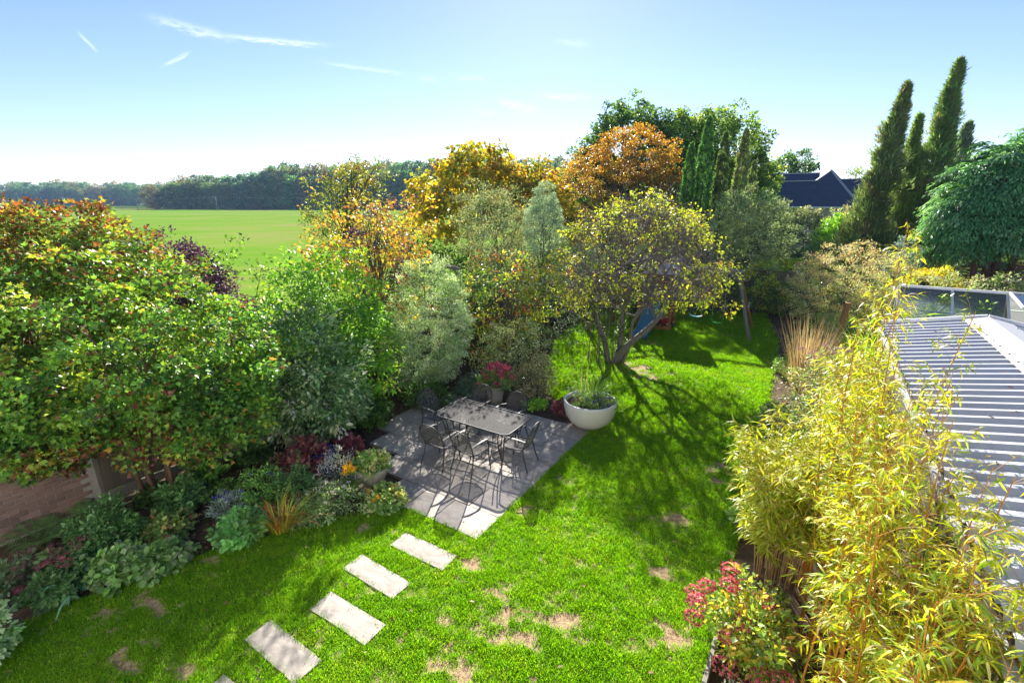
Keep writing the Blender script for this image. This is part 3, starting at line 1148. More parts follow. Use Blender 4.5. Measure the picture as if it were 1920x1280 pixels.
def slate_house():
    O = (0.0, 53.5)
    root = thing('house', 'distant house with blue black slate roofs and a steep hip', 'house', G(*O), ROT)
    E = 4.41
    MB().box((-3.6, 7.2, E / 2 - .1), (11.0, 13.0, E - .2)).build('wall', RENDER_WALL, root)
    MB().box((5, 9.5, 2.6), (8, 5.5, 5.2)).build('wing_wall', RENDER_WALL, root)
    apex, kn = (-.37, 4.0, 7.67), (-1.44, 2.8, 6.72)
    rf = MB()
    slate_plane(rf, [(-10, 0, E), (2.3, 0, E), (.69, 2.8, 6.69), (-10, 2.8, 6.69)], 0, 14)
    slate_plane(rf, [(-1.44, 2.8, 6.70), (.69, 2.8, 6.70), (-.2, 4.0, 7.67), (-.37, 4.0, 7.67)], 0, 6)
    rf.add([(2.3, 0, E), (3.2, 8, E), (-.37, 8.0, 7.67), (-.37, 4.0, 7.67)], [(0, 1, 2, 3)])
    rf.add([(-10, 2.8, 6.69), (-1.44, 2.8, 6.69), (-1.44, 5.5, 5.6), (-10, 5.5, 5.6)], [(0, 1, 2, 3)])
    rf.add([(-1.44, 2.8, 6.69), (-.37, 4.0, 7.66), (-.37, 8.0, 7.66), (-3.4, 8, 5.6)], [(0, 1, 2, 3)])
    rf.build('roof', SLATE, root)
    r2 = MB()
    slate_plane(r2, [(-11, 5.5, 5.6), (-1.3, 5.5, 5.6), (-1.3, 7.8, 7.6), (-11, 7.8, 7.6)], 0, 10)
    r2.add([(-11, 7.8, 7.6), (-1.3, 7.8, 7.6), (-1.3, 11, 5.0), (-11, 11, 5.0)], [(0, 1, 2, 3)])
    r2.build('back_roof', SLATE, root)
    r3 = MB()
    slate_plane(r3, [(-.2, 6.6, 4.9), (9, 6.6, 4.9), (9, 9.6, 7.0), (-.2, 9.6, 7.0)], 0, 12)
    r3.add([(-.2, 9.6, 7.0), (9, 9.6, 7.0), (9, 12.6, 4.9), (-.2, 12.6, 4.9)], [(0, 1, 2, 3)])
    r3.build('wing_roof', SLATE, root)
    for a, b in (((-10, 2.8, 6.74), (-1.44, 2.8, 6.76)), ((-1.44, 2.8, 6.76), (-.37, 4.0, 7.72)), ((-.37, 4.0, 7.74), (2.32, 0, E + .06)), ((-11, 7.8, 7.66), (-1.3, 7.8, 7.66)), ((-.2, 9.6, 7.06), (9, 9.6, 7.06)),
                 ((-.37, 4.0, 7.74), (-.37, 8, 7.74))):
        MB().beam(a, b, .17, .09).build('ridge_tile', LEAD, root)
    MB().box((-3.8, -.08, E - .06), (12.3, .12, .13)).build('gutter', WHITE_METAL, root)
    MB().box((-1.1, 2.2, 6.6), (.12, .12, .35)).build('vent_pipe', RIVET, root)
    MB().box((6.0, 6.5, 4.8), (6, .14, .12)).build('gutter', WHITE_METAL, root)


slate_house()
print('structure', round(time.time() - T0, 1))

# ------------------------------------------------------------------ far wood beyond the field
def wood():
    protos = []
    for k in range(7):
        rng = np.random.default_rng(900 + k)
        H_ = 15.0
        base = [[(.045, .095, .035, 3), (.07, .13, .04, 2)], [(.045, .085, .05, 3), (.07, .12, .065, 2)], [(.10, .085, .035, 2), (.05, .085, .03, 3)],
                [(.035, .06, .03, 3), (.05, .08, .035, 2)], [(.075, .105, .05, 3), (.06, .09, .04, 2)], [(.13, .085, .04, 2), (.08, .08, .035, 3)], [(.05, .09, .03, 2), (.085, .11, .035, 2)]][k]
        root = thing('broadleaf_tree', ('mid green', 'grey green', 'russet tinged', 'dark green', 'pale green', 'rusty brown', 'fresh green')[k] + ' broadleaf tree in the far wood across the field', 'tree', (0, 0, 0), 0, 'trees of the far wood')
        lobes = [((rng.normal(0, 1), rng.normal(0, .6), 7.5), (5.6, 5.0, 7.4), 3), ((rng.normal(0, 2.5), rng.normal(0, 1), 10.5), (3.6, 3.6, 4.0), 1), ((rng.normal(0, 3), -1.5, 4.6), (4.2, 3.6, 4.5), 1)]
        Cs, Os = zip(*[dome_points(rng, int(26 * w), c, r, .7, .4, .18) for c, r, w in lobes])
        C, O = np.concatenate(Cs), np.concatenate(Os)
        leaves_part('crown', [spray(rng, C, O, 42, 1.35, .62, .75, [(a * 1.25, b * 1.25, c * 1.4, w) for a, b, c, w in base], lum=.2, up=.5)], NEEDLE, root)  # leaf colours brightened and blued to stand for distance haze
        MB().tube([(0, 0, -.1), (.1, .1, 5), (.2, 0, 10)], [.35, .28, .12], 6).build('trunk', BARK, root)
        protos.append(root)
    rng = np.random.default_rng(8)
    first = set()
    rows_ = []
    x = -205
    while x < 75:                     # front edge, then the trees standing behind it
        rows_.append((x, 291 + rng.normal(0, 1.0), .92 + .38 * np.clip((x + 190) / 110, 0, 1) + rng.normal(0, .05)))
        x += rng.uniform(5.0, 7.5)
    x = -195
    while x < 75:
        rows_.append((x, 302 + rng.normal(0, 2), 1.2 + .46 * np.clip((x + 190) / 110, 0, 1) + rng.normal(0, .06)))
        x += rng.uniform(6.5, 9.5)
    x = -150
    while x < 75:
        rows_.append((x, 325 + rng.normal(0, 4), 1.6 + .33 * np.clip((x + 150) / 110, 0, 1) + rng.normal(0, .05)))
        x += rng.uniform(8, 12)
    x = -560
    while x < -255:
        rows_.append((x, 470 + rng.normal(0, 4), 1.2 + rng.normal(0, .08)))
        x += rng.uniform(8, 12)
    x = -560
    while x < -255:
        rows_.append((x, 490 + rng.normal(0, 5), 1.4 + rng.normal(0, .08)))
        x += rng.uniform(9, 14)
    for i, (x, y, sc) in enumerate(rows_):
        k = rng.integers(7)
        o = protos[k] if k not in first else copy_thing(protos[k])
        first.add(k)
        o.location = (x, y, -.1)
        o.scale = (sc * rng.uniform(.9, 1.25), sc * rng.uniform(.9, 1.2), sc)
        o.rotation_euler = (0, 0, rng.uniform(0, 6.28))
    return len(rows_)


print('wood', wood(), round(time.time() - T0, 1))


def pole(X, Y, label, h=8.5):
    root = thing('utility_pole', label, 'utility pole', (X, Y, -.1), .2, 'poles across the field')
    MB().tube([(0, 0, 0), (0.06, 0, h)], [.17, .12], 8).build('pole', LEAD, root)
    MB().box((0.06, 0, h - .25), (2.6, .14, .16)).build('crossarm', LEAD, root)
    for x in (-1.1, 0.06, 1.2):
        MB().lathe([(.07, 0), (.09, .08), (.05, .2), (.001, .24)], 8, (x, 0, h - .17), ).build('insulator', WHITE_METAL, root)
    return root


PX = [(-206.0, 276), (-157.5, 268), (-312, 350)]
pole(PX[0][0], PX[0][1], 'pale utility pole with crossarm, middle one in the field', 5.9)
pole(PX[1][0], PX[1][1], 'pale utility pole with crossarm, nearest to the autumn trees', 6.7)
pole(PX[2][0], PX[2][1], 'small far utility pole by the gap in the wood', 6.6)
for (a, ha), (b, hb), lab in (((PX[2], 6.5), (PX[0], 5.8), 'thin overhead wire from the far pole to the middle pole'), ((PX[0], 5.8), (PX[1], 6.6), 'thin overhead wire between the middle and the nearest pole'),
                              ((PX[1], 6.6), ((-60, 262), 6.6), 'thin overhead wire running from the nearest pole behind the autumn trees')):
    mb = MB()
    pts = [Vector((a[0], a[1], ha)).lerp(Vector((b[0], b[1], hb)), i / 16) - Vector((0, 0, 3.0 * (i / 16) * (1 - i / 16))) for i in range(17)]
    mb.tube(pts, .03, 4)
    tag(mb.build('overhead_wire', LEAD), lab, 'wire', 'overhead wires across the field')

# ================================================================== TREES AND SHRUBS
def XY(x, y):
    return (x, y, 0)


def above(z0, z1):
    return lambda P: np.clip((P[:, 2] - z0) / (z1 - z0), 0, 1) * .75


SHRUB_GREEN = [(.045, .105, .02, 4), (.075, .15, .025, 4), (.12, .20, .03, 3), (.17, .21, .03, 1), (.14, .08, .03, .4), (.028, .07, .018, 2)]
AUTUMN = [(.15, .05, .02, 2), (.17, .10, .018, 2.5), (.13, .13, .02, 2), (.10, .032, .025, 3), (.085, .03, .03, 2)]
# left: two big maple leaved shrubs
tree('maple_leaved_shrub', 'big green multi stemmed shrub with maple like leaves above the brick wall', 'shrub', XY(-6.15, 7.35),
     [((-.2, 0, 2.75), (2.15, 1.75, 1.65), 5), ((1.0, .4, 2.2), (1.3, 1.2, 1.3), 2), ((-.9, -.4, 1.95), (1.5, 1.2, 1.0), 2), ((-1.1, -.7, 1.75), (1.1, .8, .75), 2), ((1.15, -.1, 1.75), (.95, .8, .8), 2)], 540, 100, .25, .064, .95,
     SHRUB_GREEN, 1, BARK_RED, LEAF, stems=((0, 0), (.15, .1), (-.2, .12), (.05, -.15), (-.12, -.1), (.28, -.05)), r0=.05, nlimb=34, inner=.62, zmin=.95,
     topfn=(AUTUMN, lambda P: .04 + .4 * (P[:, 2] < 1.7) * (abs(P[:, 0] - .1) < .9) + .22 * np.clip((P[:, 2] - 3.3) / 1.2, 0, 1) + .22 * (fbm(P[:, 0] * 1.3, P[:, 2] * 1.3 + P[:, 1], 6) > .62)), singles=300, out=.5, up=.75, droop=.1, shape='lobed')
tree('maple_leaved_shrub', 'orange tipped maple leaved shrub at the left edge, higher than its green neighbour', 'shrub', XY(-7.9, 7.9),
     [((-.3, .2, 3.45), (1.9, 1.5, 1.6), 4), ((-1.0, -1.0, 1.95), (1.5, 1.3, 1.55), 3), ((.6, .5, 3.9), (1.2, 1.0, .95), 1.6), ((-.9, .1, 4.35), (1.0, .9, .8), 1.2)], 430, 92, .27, .064, .95,
     [(.06, .12, .025, 4), (.09, .15, .03, 3), (.15, .17, .03, 2), (.14, .07, .03, 1)], 2, BARK_RED, LEAF, stems=((0, 0), (.2, .1), (-.2, .1), (.1, -.2)), r0=.05, nlimb=30,
     inner=.55, zmin=.7, topfn=(AUTUMN, lambda P: .05 + .62 * np.clip((P[:, 2] - 3.7) / 1.2, 0, 1) ** 1.3), up=.7, shape='lobed')
tree('smoke_bush', 'dark purple leaved bush rising at the field edge behind the maple leaved shrubs', 'shrub', XY(-7.75, 11.2),
     [((0, 0, 3.0), (.95, .9, 1.25), 3), ((.6, .2, 2.5), (.8, .8, 1.0), 1)], 170, 70, .24, .065, .75, [(.05, .02, .05, 3), (.08, .035, .075, 2), (.03, .013, .035, 2)], 3, mat=LEAF_MATT, nlimb=10, r0=.04)
tree('field_hedge', 'rough green hedge along the field edge behind the fence', 'hedge', XY(-6.6, 12.0),
     [((0, 0, 1.9), (1.6, 1.2, 1.95), 2), ((1.7, 1.9, 1.8), (1.4, 1.2, 1.9), 2), ((-1.6, -1.6, 1.5), (1.6, 1.3, 1.8), 2), ((3.0, 4.2, 1.5), (1.6, 1.6, 1.6), 2)], 200, 50, .35, .09, .6, P_MID + [(.12, .2, .03, 2)], 4, nlimb=12)
tree('field_hedge', 'broad rough hedge in the field corner behind the golden and silver trees', 'hedge', XY(-2.0, 25.0),
     [((x, abs(x) * .1, 1.5), (1.7, 1.2, 1.7 + .25 * math.sin(x * 2.1)), 1) for x in (-4.4, -2.8, -1.2, .6, 2.4, 4.2)], 360, 48, .36, .12, .6, P_MID + [(.12, .18, .03, 1)], 43, nlimb=10)
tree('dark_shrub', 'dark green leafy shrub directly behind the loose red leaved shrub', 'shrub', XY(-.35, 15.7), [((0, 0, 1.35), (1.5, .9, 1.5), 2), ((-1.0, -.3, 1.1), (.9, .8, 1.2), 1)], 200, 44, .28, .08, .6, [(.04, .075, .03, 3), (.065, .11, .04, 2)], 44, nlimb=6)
tree('variegated_shrub', 'glossy silver edged evergreen shrub over the blue pot', 'shrub', XY(-4.45, 9.55),
     [((0, 0, 1.55), (1.25, 1.1, 1.5), 4), ((.55, -.3, 1.0), (.9, .8, .95), 1)], 260, 48, .25, .105, .45,
     [(.06, .12, .045, 3), (.09, .15, .065, 3), (.20, .25, .14, 2), (.36, .40, .26, 1)], 5, mat=LEAF_GLOSSY, stems=((0, 0), (.1, .1)), r0=.04, nlimb=14, zmin=.12, up=.55, out=.8)
tree('mock_orange', 'tall bright green shrub between the silver edged shrub and the slender autumn tree', 'shrub', XY(-4.15, 10.75),
     [((0, 0, 2.5), (1.35, 1.1, 1.55), 4), ((.75, -.2, 1.6), (.75, .7, 1.3), 2), ((-.8, .2, 2.2), (.9, .9, 1.4), 1)], 230, 46, .27, .095, .55,
     [(.07, .17, .02, 3), (.11, .22, .022, 3), (.05, .12, .02, 2), (.2, .28, .03, 1)], 6, stems=((0, 0), (.15, 0), (-.1, .1)), r0=.04, nlimb=20, zmin=.35, up=.5, droop=.3)
tree('smoke_bush', 'dark purple bush behind the slender autumn tree', 'shrub', XY(-4.4, 16.2),
     [((0, 0, 3.0), (1.1, 1.0, 1.7), 1)], 90, 55, .28, .075, .75, [(.05, .022, .045, 3), (.09, .04, .07, 2), (.03, .015, .03, 2)], 7, mat=LEAF_MATT, nlimb=8, r0=.05)
tree('autumn_tree', 'slender small tree with orange and yellow leaves beside the pale dome shrub', 'tree', XY(-3.45, 12.2),
     [((0, .1, 4.0), (1.5, 1.3, 1.25), 5), ((.8, 0, 4.3), (1.0, .9, .9), 2), ((-.9, 0, 3.7), (1.1, .9, .5), 2), ((.5, -.3, 2.6), (1.2, .9, .5), 1)], 135, 30, .24, .088, .5,
     [(.22, .10, .025, 3), (.25, .165, .02, 3), (.18, .15, .025, 2), (.13, .14, .025, 2), (.14, .055, .04, 2)], 8, BARK, stems=((0, 0), (.1, .05)), r0=.05, nlimb=40, inner=.2, zmin=2.0, fork=.5, twigs=3, droop=.35, up=.4, crown='crown')
tree('pittosporum', 'rounded pale variegated shrub with tiny leaves behind the left chair', 'shrub', XY(-2.2, 12.75),
     [((0, 0, 1.85), (1.02, .95, 1.65), 5), ((-.25, -.35, 1.0), (.95, .8, 1.0), 2)], 800, 64, .14, .046, .6,
     [(.22, .28, .16, 3), (.16, .23, .12, 3), (.33, .36, .24, 2), (.08, .13, .05, 1.5)], 9, mat=LEAF_MATT, nlimb=10, r0=.04, inner=.86, zmin=.1, up=.4, out=.8)
tree('dogwood', 'loose shrub with green, red and yellow leaves behind the pink pot plant', 'shrub', XY(-.25, 14.4),
     [((0, 0, 2.1), (1.45, 1.3, 1.5), 4), ((1.1, .3, 2.3), (1.0, .9, 1.1), 2), ((-.7, -.5, 1.2), (.9, .8, 1.1), 2)], 160, 30, .28, .10, .5,
     [(.09, .15, .025, 4), (.16, .2, .03, 3), (.26, .23, .03, 2), (.24, .07, .04, 1.3), (.13, .05, .05, 1)], 10, stems=((0, 0), (.2, .1), (-.2, 0)), r0=.04, nlimb=36, inner=.45, zmin=.3, droop=.4, up=.35, twigs=3)
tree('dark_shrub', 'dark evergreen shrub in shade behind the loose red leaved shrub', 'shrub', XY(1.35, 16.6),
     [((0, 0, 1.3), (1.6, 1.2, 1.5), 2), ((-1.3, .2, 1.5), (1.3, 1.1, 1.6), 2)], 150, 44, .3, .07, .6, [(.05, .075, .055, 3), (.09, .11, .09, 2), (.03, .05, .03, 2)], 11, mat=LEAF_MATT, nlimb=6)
tree('grey_tree', 'feathery grey green tree left of the small silver crowned tree', 'tree', XY(-.75, 18.2),
     [((0, 0, 4.0), (1.5, 1.2, 1.7), 3), ((.6, .2, 2.4), (1.5, 1.3, 1.8), 2)], 320, 60, .28, .07, .4, [(.13, .16, .08, 3), (.11, .15, .07, 3), (.22, .22, .13, 1), (.2, .13, .07, .6)], 12, mat=LEAF_MATT, nlimb=22, r0=.06, inner=.4)
tree('silver_tree', 'small silver crowned tree with a dark thin trunk left of the spreading tree', 'tree', XY(1.1, 17.0),
     [((0, 0, 4.1), (.66, .62, 1.0), 3), ((0, 0, 4.9), (.40, .38, .75), 1)], 380, 60, .13, .045, .45, [(.19, .24, .18, 3), (.15, .20, .14, 3), (.10, .14, .09, 1)], 13, mat=LEAF_MATT, nlimb=14, r0=.06, zmin=3.0, inner=.78)
tree('euonymus', 'low cream and yellow variegated shrub behind the pink pot plant', 'shrub', XY(.2, 12.75),
     [((0, 0, .9), (.95, .75, .95), 3), ((-.6, .1, .9), (.7, .6, .8), 1)], 170, 50, .17, .042, .55, [(.26, .27, .12, 3), (.18, .22, .09, 3), (.36, .35, .18, 1.3), (.1, .15, .05, 1.3)], 14, mat=LEAF_MATT, nlimb=6, r0=.02, inner=.75)
tree('abelia', 'small bronze leaved bush between the pink pot plant and the white bowl', 'shrub', XY(.62, 11.95),
     [((0, 0, .5), (.52, .45, .55), 1)], 80, 42, .13, .045, .5, [(.13, .12, .06, 3), (.2, .18, .10, 2), (.08, .10, .04, 2), (.26, .22, .16, 1)], 15, mat=LEAF_GLOSSY, nlimb=6, r0=.012, inner=.7)

tree('dark_shrub', 'tall dark evergreen mass behind the overhead ladder', 'shrub', XY(2.9, 20.4), [((0, 0, 1.5), (1.7, 1.1, 1.8), 2), ((1.9, 1.0, 1.4), (1.5, 1.0, 1.6), 2), ((-1.5, -.6, 1.2), (1.2, .9, 1.5), 1)], 260, 44, .3, .085, .6, [(.045, .07, .04, 3), (.07, .10, .055, 2), (.03, .05, .03, 2)], 41, mat=LEAF_MATT, nlimb=6)
tree('dark_shrub', 'dark evergreen screen behind the climbing tower and the slide', 'shrub', XY(6.6, 22.2), [((0, 0, 1.6), (1.9, .9, 1.9), 2), ((2.0, -.3, 1.2), (1.4, .8, 1.4), 1), ((-1.9, .3, 1.6), (1.5, .9, 1.9), 2)], 260, 44, .3, .085, .6, [(.04, .07, .03, 3), (.06, .10, .04, 2), (.03, .05, .025, 2)], 42, mat=LEAF_MATT, nlimb=6)

# the spreading tree on the lawn
def spreading_tree():
    rng = np.random.default_rng(21)
    root = thing('spreading_tree', 'wide domed tree with bare grey twigs and yellow green leaves on the lawn', 'tree', XY(3.25, 14.7))
    c0 = (.75, .2, 2.85)
    C, O = dome_points(rng, 430, c0, (2.72, 2.3, 2.35), .74, 1.75, .10)
    k = (C[:, 2] > 1.2) & ((C[:, 2] > 4.0) | (C[:, 2] < 2.3) | (rng.random(len(C)) < .55))
    C, O = C[k], O[k]
    In, Oi = dome_points(rng, 120, c0, (2.2, 1.9, 1.8), .35, 1.7, .1)
    pal = [(.21, .24, .02, 4), (.27, .26, .022, 3), (.13, .18, .02, 4), (.19, .13, .025, 1)]
    leaves_part('crown', [spray(rng, C, O, 27, .24, .088, .5, pal, droop=.55, up=.4, out=.5), spray(rng, In, Oi, 5, .3, .085, .5, pal, droop=.5, up=.3)], LEAF, root)
    tb, lb, tw = MB(), MB(), MB()
    trunks = []
    for a, pts, r in (((0, 0), [(0, 0, -.05), (.35, -.1, .55), (1.0, .1, 1.05), (1.45, .3, 1.45), (1.75, .4, 2.0), (2.1, .3, 2.7)], .13),
                      ((0, 0), [(.12, .1, -.05), (.22, .15, .8), (.28, .25, 1.7), (.5, .3, 2.5), (.8, .4, 3.4)], .11),
                      ((0, 0), [(-.15, .05, -.05), (-.3, .2, .7), (-.62, .5, 1.5), (-.75, .3, 2.1), (-.4, .2, 2.75), (.3, .0, 3.1)], .10),
                      ((0, 0), [(.25, -.05, -.05), (.5, .1, .6), (.62, .3, 1.3), (1.0, .4, 2.0), (1.2, .4, 2.9)], .07)):
        sp = spline(pts, 5)
        tb.tube(sp, [r * (1 - .72 * i / (len(sp) - 1)) for i in range(len(sp))], 8, cap=False)
        trunks.append(sp)
    for i in range(9):
        a, b = rng.normal(-.35, .35), rng.normal(-.05, .25)
        tb.tube(spline([(a, b, -.05), (a + rng.normal(0, .06), b, .7), (a + rng.normal(-.05, .15), b, rng.uniform(1.3, 2.3))], 4), [.022 - .0018 * k for k in range(9)], 5, cap=False)
    tb.build('trunk', BARK_PALE, root)
    limbs_ = []
    for i in range(30):
        tr = trunks[rng.integers(len(trunks))]
        a = tr[int(len(tr) * rng.uniform(.5, .99))]
        near = C[np.argsort(((C - np.array(a)) ** 2).sum(1))[rng.integers(5, min(260, len(C)))]]
        b = Vector(near)
        b = a.lerp(b, .85)
        limbs_.append(limb(lb, a, b, .048, .014, rng, .12, 8, 6, .07))
    lb.build('limbs', BARK_PALE, root)
    allp = [p for l in limbs_ for p in l[2:]] + [p for t in trunks for p in t[len(t) // 2:]]
    A = np.array([tuple(p) for p in allp])
    for c in np.concatenate([C, In]):
        for q in range(3):
            j = np.argsort(((A - c) ** 2).sum(1))[rng.integers(0, 9)]
            e = Vector(c) + Vector(rng.normal(0, .16, 3))
            p = limb(tw, A[j], e, .012, .004, rng, .1, 5, 3, .09)
            for z in range(2):
                limb(tw, p[rng.integers(2, 5)], Vector(c) + Vector(rng.normal(0, .26, 3)), .006, .003, rng, .05, 3, 3, .1)
    tw.build('twigs', BARK_PALE, root)
    # ivy on the stems
    iv = []
    for t in (trunks[1], trunks[2]):
        for i in range(70):
            p = t[int(rng.uniform(0, .62) * len(t))]
            iv.append(np.array(p) + rng.normal(0, .05, 3))
    iv = np.array(iv)
    leaves_part('ivy', [spray(rng, iv, unit(rng.normal(0, 1, iv.shape)), 14, .13, .055, .8, P_DKGREEN + [(.08, .14, .04, 1)])], LEAF_GLOSSY, root)


spreading_tree()
print('border', round(time.time() - T0, 1))

# beyond the left fence and the end of the garden
tree('false_acacia', 'olive green tree with flat open sprays in front of the far wood', 'tree', XY(-7.1, 22), [((0, 0, 4.9), (2.0, 1.7, 1.8), 3), ((.6, 0, 6.0), (1.4, 1.2, .7), 1), ((-.9, 0, 4.0), (1.5, 1.2, 1.0), 1)],
     110, 42, .36, .12, .5, [(.10, .12, .025, 3), (.16, .16, .03, 2), (.07, .10, .02, 2), (.25, .13, .03, .7)], 30, nlimb=40, r0=.12, inner=.3, zmin=2, twigs=3)
tree('catalpa', 'golden yellow tree with big drooping leaves left of the orange tree', 'tree', XY(-2.0, 30),
     [((0, 0, 5.2), (3.4, 3.0, 2.7), 4), ((-2.4, 0, 4.6), (2.0, 2.0, 2.2), 2), ((3.0, .3, 5.0), (2.4, 2.0, 2.4), 2.5), ((4.3, .2, 4.6), (1.6, 1.6, 1.8), 1), ((.2, 0, 7.2), (1.6, 1.5, 1.0), 1)], 210, 44, .55, .27, .82,
     [(.19, .155, .015, 4), (.25, .185, .015, 3), (.12, .135, .02, 4), (.20, .11, .018, 1)], 31, r0=.2, nlimb=30, droop=.8, up=.25, inner=.5, zmin=1.5)
tree('orange_tree', 'broad orange leaved autumn tree in front of the tallest green trees', 'tree', XY(6.7, 33),
     [((0, 0, 5.3), (4.3, 3.6, 3.3), 4), ((-2.3, 0, 4.4), (2.6, 2.4, 2.6), 2), ((1.0, 0, 7.7), (2.9, 2.5, 1.9), 2), ((3.0, -.2, 5.0), (1.9, 2.0, 2.4), 1)], 560, 60, .42, .13, .6,
     [(.15, .10, .022, 4), (.17, .12, .022, 3), (.10, .10, .025, 3), (.13, .06, .025, 1.5)], 32, r0=.25, nlimb=30, inner=.62, zmin=1.0, topfn=([(.22, .09, .018, 2), (.23, .125, .018, 3)], above(5.0, 9.0)), flat=.5, up=.7)
tree('oak_tree', 'dark green tall tree with the highest crown behind the orange tree', 'tree', XY(9.7, 43),
     [((0, 0, 8.2), (4.0, 3.6, 4.6), 4), ((-3.0, 0, 6.0), (2.8, 2.6, 3.4), 2), ((2.5, 0, 9), (2.6, 2.4, 3.0), 1)], 620, 60, .55, .22, .65, P_DKGREEN + [(.06, .10, .03, 2)], 33, r0=.35, nlimb=24, inner=.6, zmin=2)
tree('oak_tree', 'yellow green broad tall tree behind the row of columnar cypresses', 'tree', XY(16.3, 41),
     [((0, 0, 7.4), (3.9, 3.4, 4.6), 4), ((-2.4, 0, 8.4), (2.6, 2.4, 3.2), 2), ((2.6, 0, 5.8), (2.4, 2.2, 3.2), 2)], 680, 60, .55, .22, .65,
     [(.07, .13, .025, 4), (.11, .17, .03, 3), (.05, .095, .02, 3), (.19, .21, .04, 1)], 34, r0=.35, nlimb=30, inner=.55, zmin=2)
tree('oak_tree', 'small dark far tree above the left end of the slate roof', 'tree', XY(33, 60), [((0, 0, 7.8), (2.6, 2.4, 2.9), 1)], 90, 40, .6, .3, .6, P_DKGREEN, 35, nlimb=20, r0=.25, inner=.4, zmin=3)
tree('far_tree', 'low pale far trees above the right wing of the slate roof', 'tree', XY(44, 66), [((0, 0, 6.0), (3.2, 2, 2.6), 1), ((-3, 0, 5.4), (2.4, 2, 2.3), 1), ((4, 0, 5.8), (3, 2, 2.8), 1)], 90, 34, .7, .32, .6, [(.10, .13, .07, 2), (.07, .10, .05, 2)], 36, nlimb=6, zmin=1)
tree('phillyrea', 'grey green bushy evergreen in front of the columnar cypresses', 'shrub', XY(11.3, 23.6),
     [((0, 0, 3.0), (1.75, 1.6, 2.6), 4), ((-1.0, -.2, 3.7), (1.1, 1.0, 1.6), 2), ((1.2, .1, 3.4), (1.0, 1.0, 1.7), 1)], 420, 56, .28, .095, .4, [(.12, .16, .075, 4), (.18, .21, .11, 3), (.07, .11, .045, 2)], 37, mat=LEAF_MATT, r0=.09, nlimb=16, inner=.6, up=.3, droop=-.3, zmin=.4)
tree('berberis', 'yellow flecked dark green bush beside the swing frame', 'shrub', XY(11.15, 21.7), [((0, 0, 1.4), (1.0, .9, 1.35), 1), ((.5, 0, .8), (.9, .8, .8), 1)], 130, 42, .22, .06, .6,
     [(.08, .15, .025, 3), (.16, .22, .03, 2), (.40, .34, .03, 1.4), (.45, .26, .02, .6)], 38, nlimb=6)
tree('camellia', 'dark green shaded shrub with a few pink blooms behind the green swing', 'shrub', XY(9.9, 21.6), [((0, 0, .7), (1.0, .6, .8), 1), ((-1.6, .6, .6), (1.0, .6, .8), 1)], 120, 36, .22, .065, .6,
     [(.03, .06, .02, 4), (.05, .08, .03, 2), (.30, .12, .12, .25)], 39, nlimb=4, mat=LEAF_GLOSSY)
tree('laurel', 'dark low shrub at the foot of the cream dome shrub', 'shrub', XY(13.3, 20.6), [((0, 0, .8), (1.3, .8, .95), 1), ((-1.2, .5, .8), (.8, .7, .9), 1), ((1.9, -1.0, .7), (1.0, .8, .9), 1)], 150, 40, .25, .08, .55, P_DKGREEN + [(.07, .12, .06, 2)], 40, nlimb=4, mat=LEAF_GLOSSY)


def conifer(name, label, loc, H_, R_, n, per, L, aspect, pal, seed, lean=(0, 0), prof=None, up=.9, jag=.12, crad=None, group=None, mat=None, tip=1.0, z0=.15, rag=.18):
    """columnar conifer: upright sprays on a spindle"""
    rng = np.random.default_rng(seed)
    root = thing(name, label, 'tree', loc, 0, group)
    z = (rng.random(n) ** .8)
    prof = prof or (lambda q: np.clip(q / .06, .55, 1) * (1 - q ** 2.6) ** .55)
    th = rng.uniform(0, 2 * pi, n)
    rr = R_ * prof(z) * (.80 + .2 * rng.random(n)) * (1 + jag * rng.normal(0, 1, n))
    rr = rr * (1 + rag * 2.2 * (fbm(th * 1.1 + seed, z * 7, 3, 3) - .5))
    C = np.stack([rr * np.cos(th) + lean[0] * z ** 1.3, rr * np.sin(th) + lean[1] * z ** 1.3, z0 + z * (H_ - z0)], 1)
    O = np.stack([np.cos(th), np.sin(th), np.full(n, up * 1.6)], 1)
    O = unit(O)
    leaves_part('crown', [spray(rng, C, O, per, (crad or .22) * (1.2 - .85 * z), L * (1.1 - .35 * z).repeat(per), aspect, pal, up=.1, out=1.5, droop=-.2, mix=.7, flat=1.5)], mat or NEEDLE, root)
    MB().tube([(0, 0, -.1), (lean[0] * .25, lean[1] * .25, H_ * .45), (lean[0] * .95, lean[1] * .95, H_ * .93)], [R_ * .14 + .04, R_ * .08 + .02, .012], 7).build('trunk', BARK, root)
    return root


P_CYP = [(.055, .12, .035, 3), (.08, .16, .045, 2), (.04, .09, .03, 2)]
P_CYP2 = [(.11, .15, .06, 3), (.15, .19, .07, 2), (.08, .10, .045, 2), (.15, .11, .07, 1.3)]
GC = 'columnar cypresses in front of the tall green trees'
conifer('columnar_cypress', 'shortest and leftmost bright green columnar cypress beside the orange tree', XY(9.0, 26), 7.7, .36, 700, 30, .12, .3, P_CYP, 50, group=GC, crad=.13)
conifer('columnar_cypress', 'tallest bright green columnar cypress of the row', XY(9.75, 26), 8.9, .43, 950, 30, .12, .3, P_CYP, 51, group=GC, crad=.14)
conifer('columnar_cypress', 'slim olive cypress right of the tallest one in the row', XY(10.65, 26), 8.2, .35, 740, 30, .12, .3, [(.07, .10, .035, 2), (.09, .12, .04, 2), (.05, .07, .03, 2)], 52, group=GC, crad=.13)
conifer('columnar_cypress', 'brownish dark columnar cypress right of the slim olive one', XY(11.65, 26), 8.35, .38, 800, 30, .12, .3, P_CYP2, 53, group=GC, crad=.13)
conifer('columnar_cypress', 'small dim cypress tip at the right end of the row', XY(12.5, 26.5), 6.9, .30, 420, 30, .12, .3, P_CYP2, 54, group=GC, crad=.13)
GQ = 'windswept cypresses left of the weeping conifer'
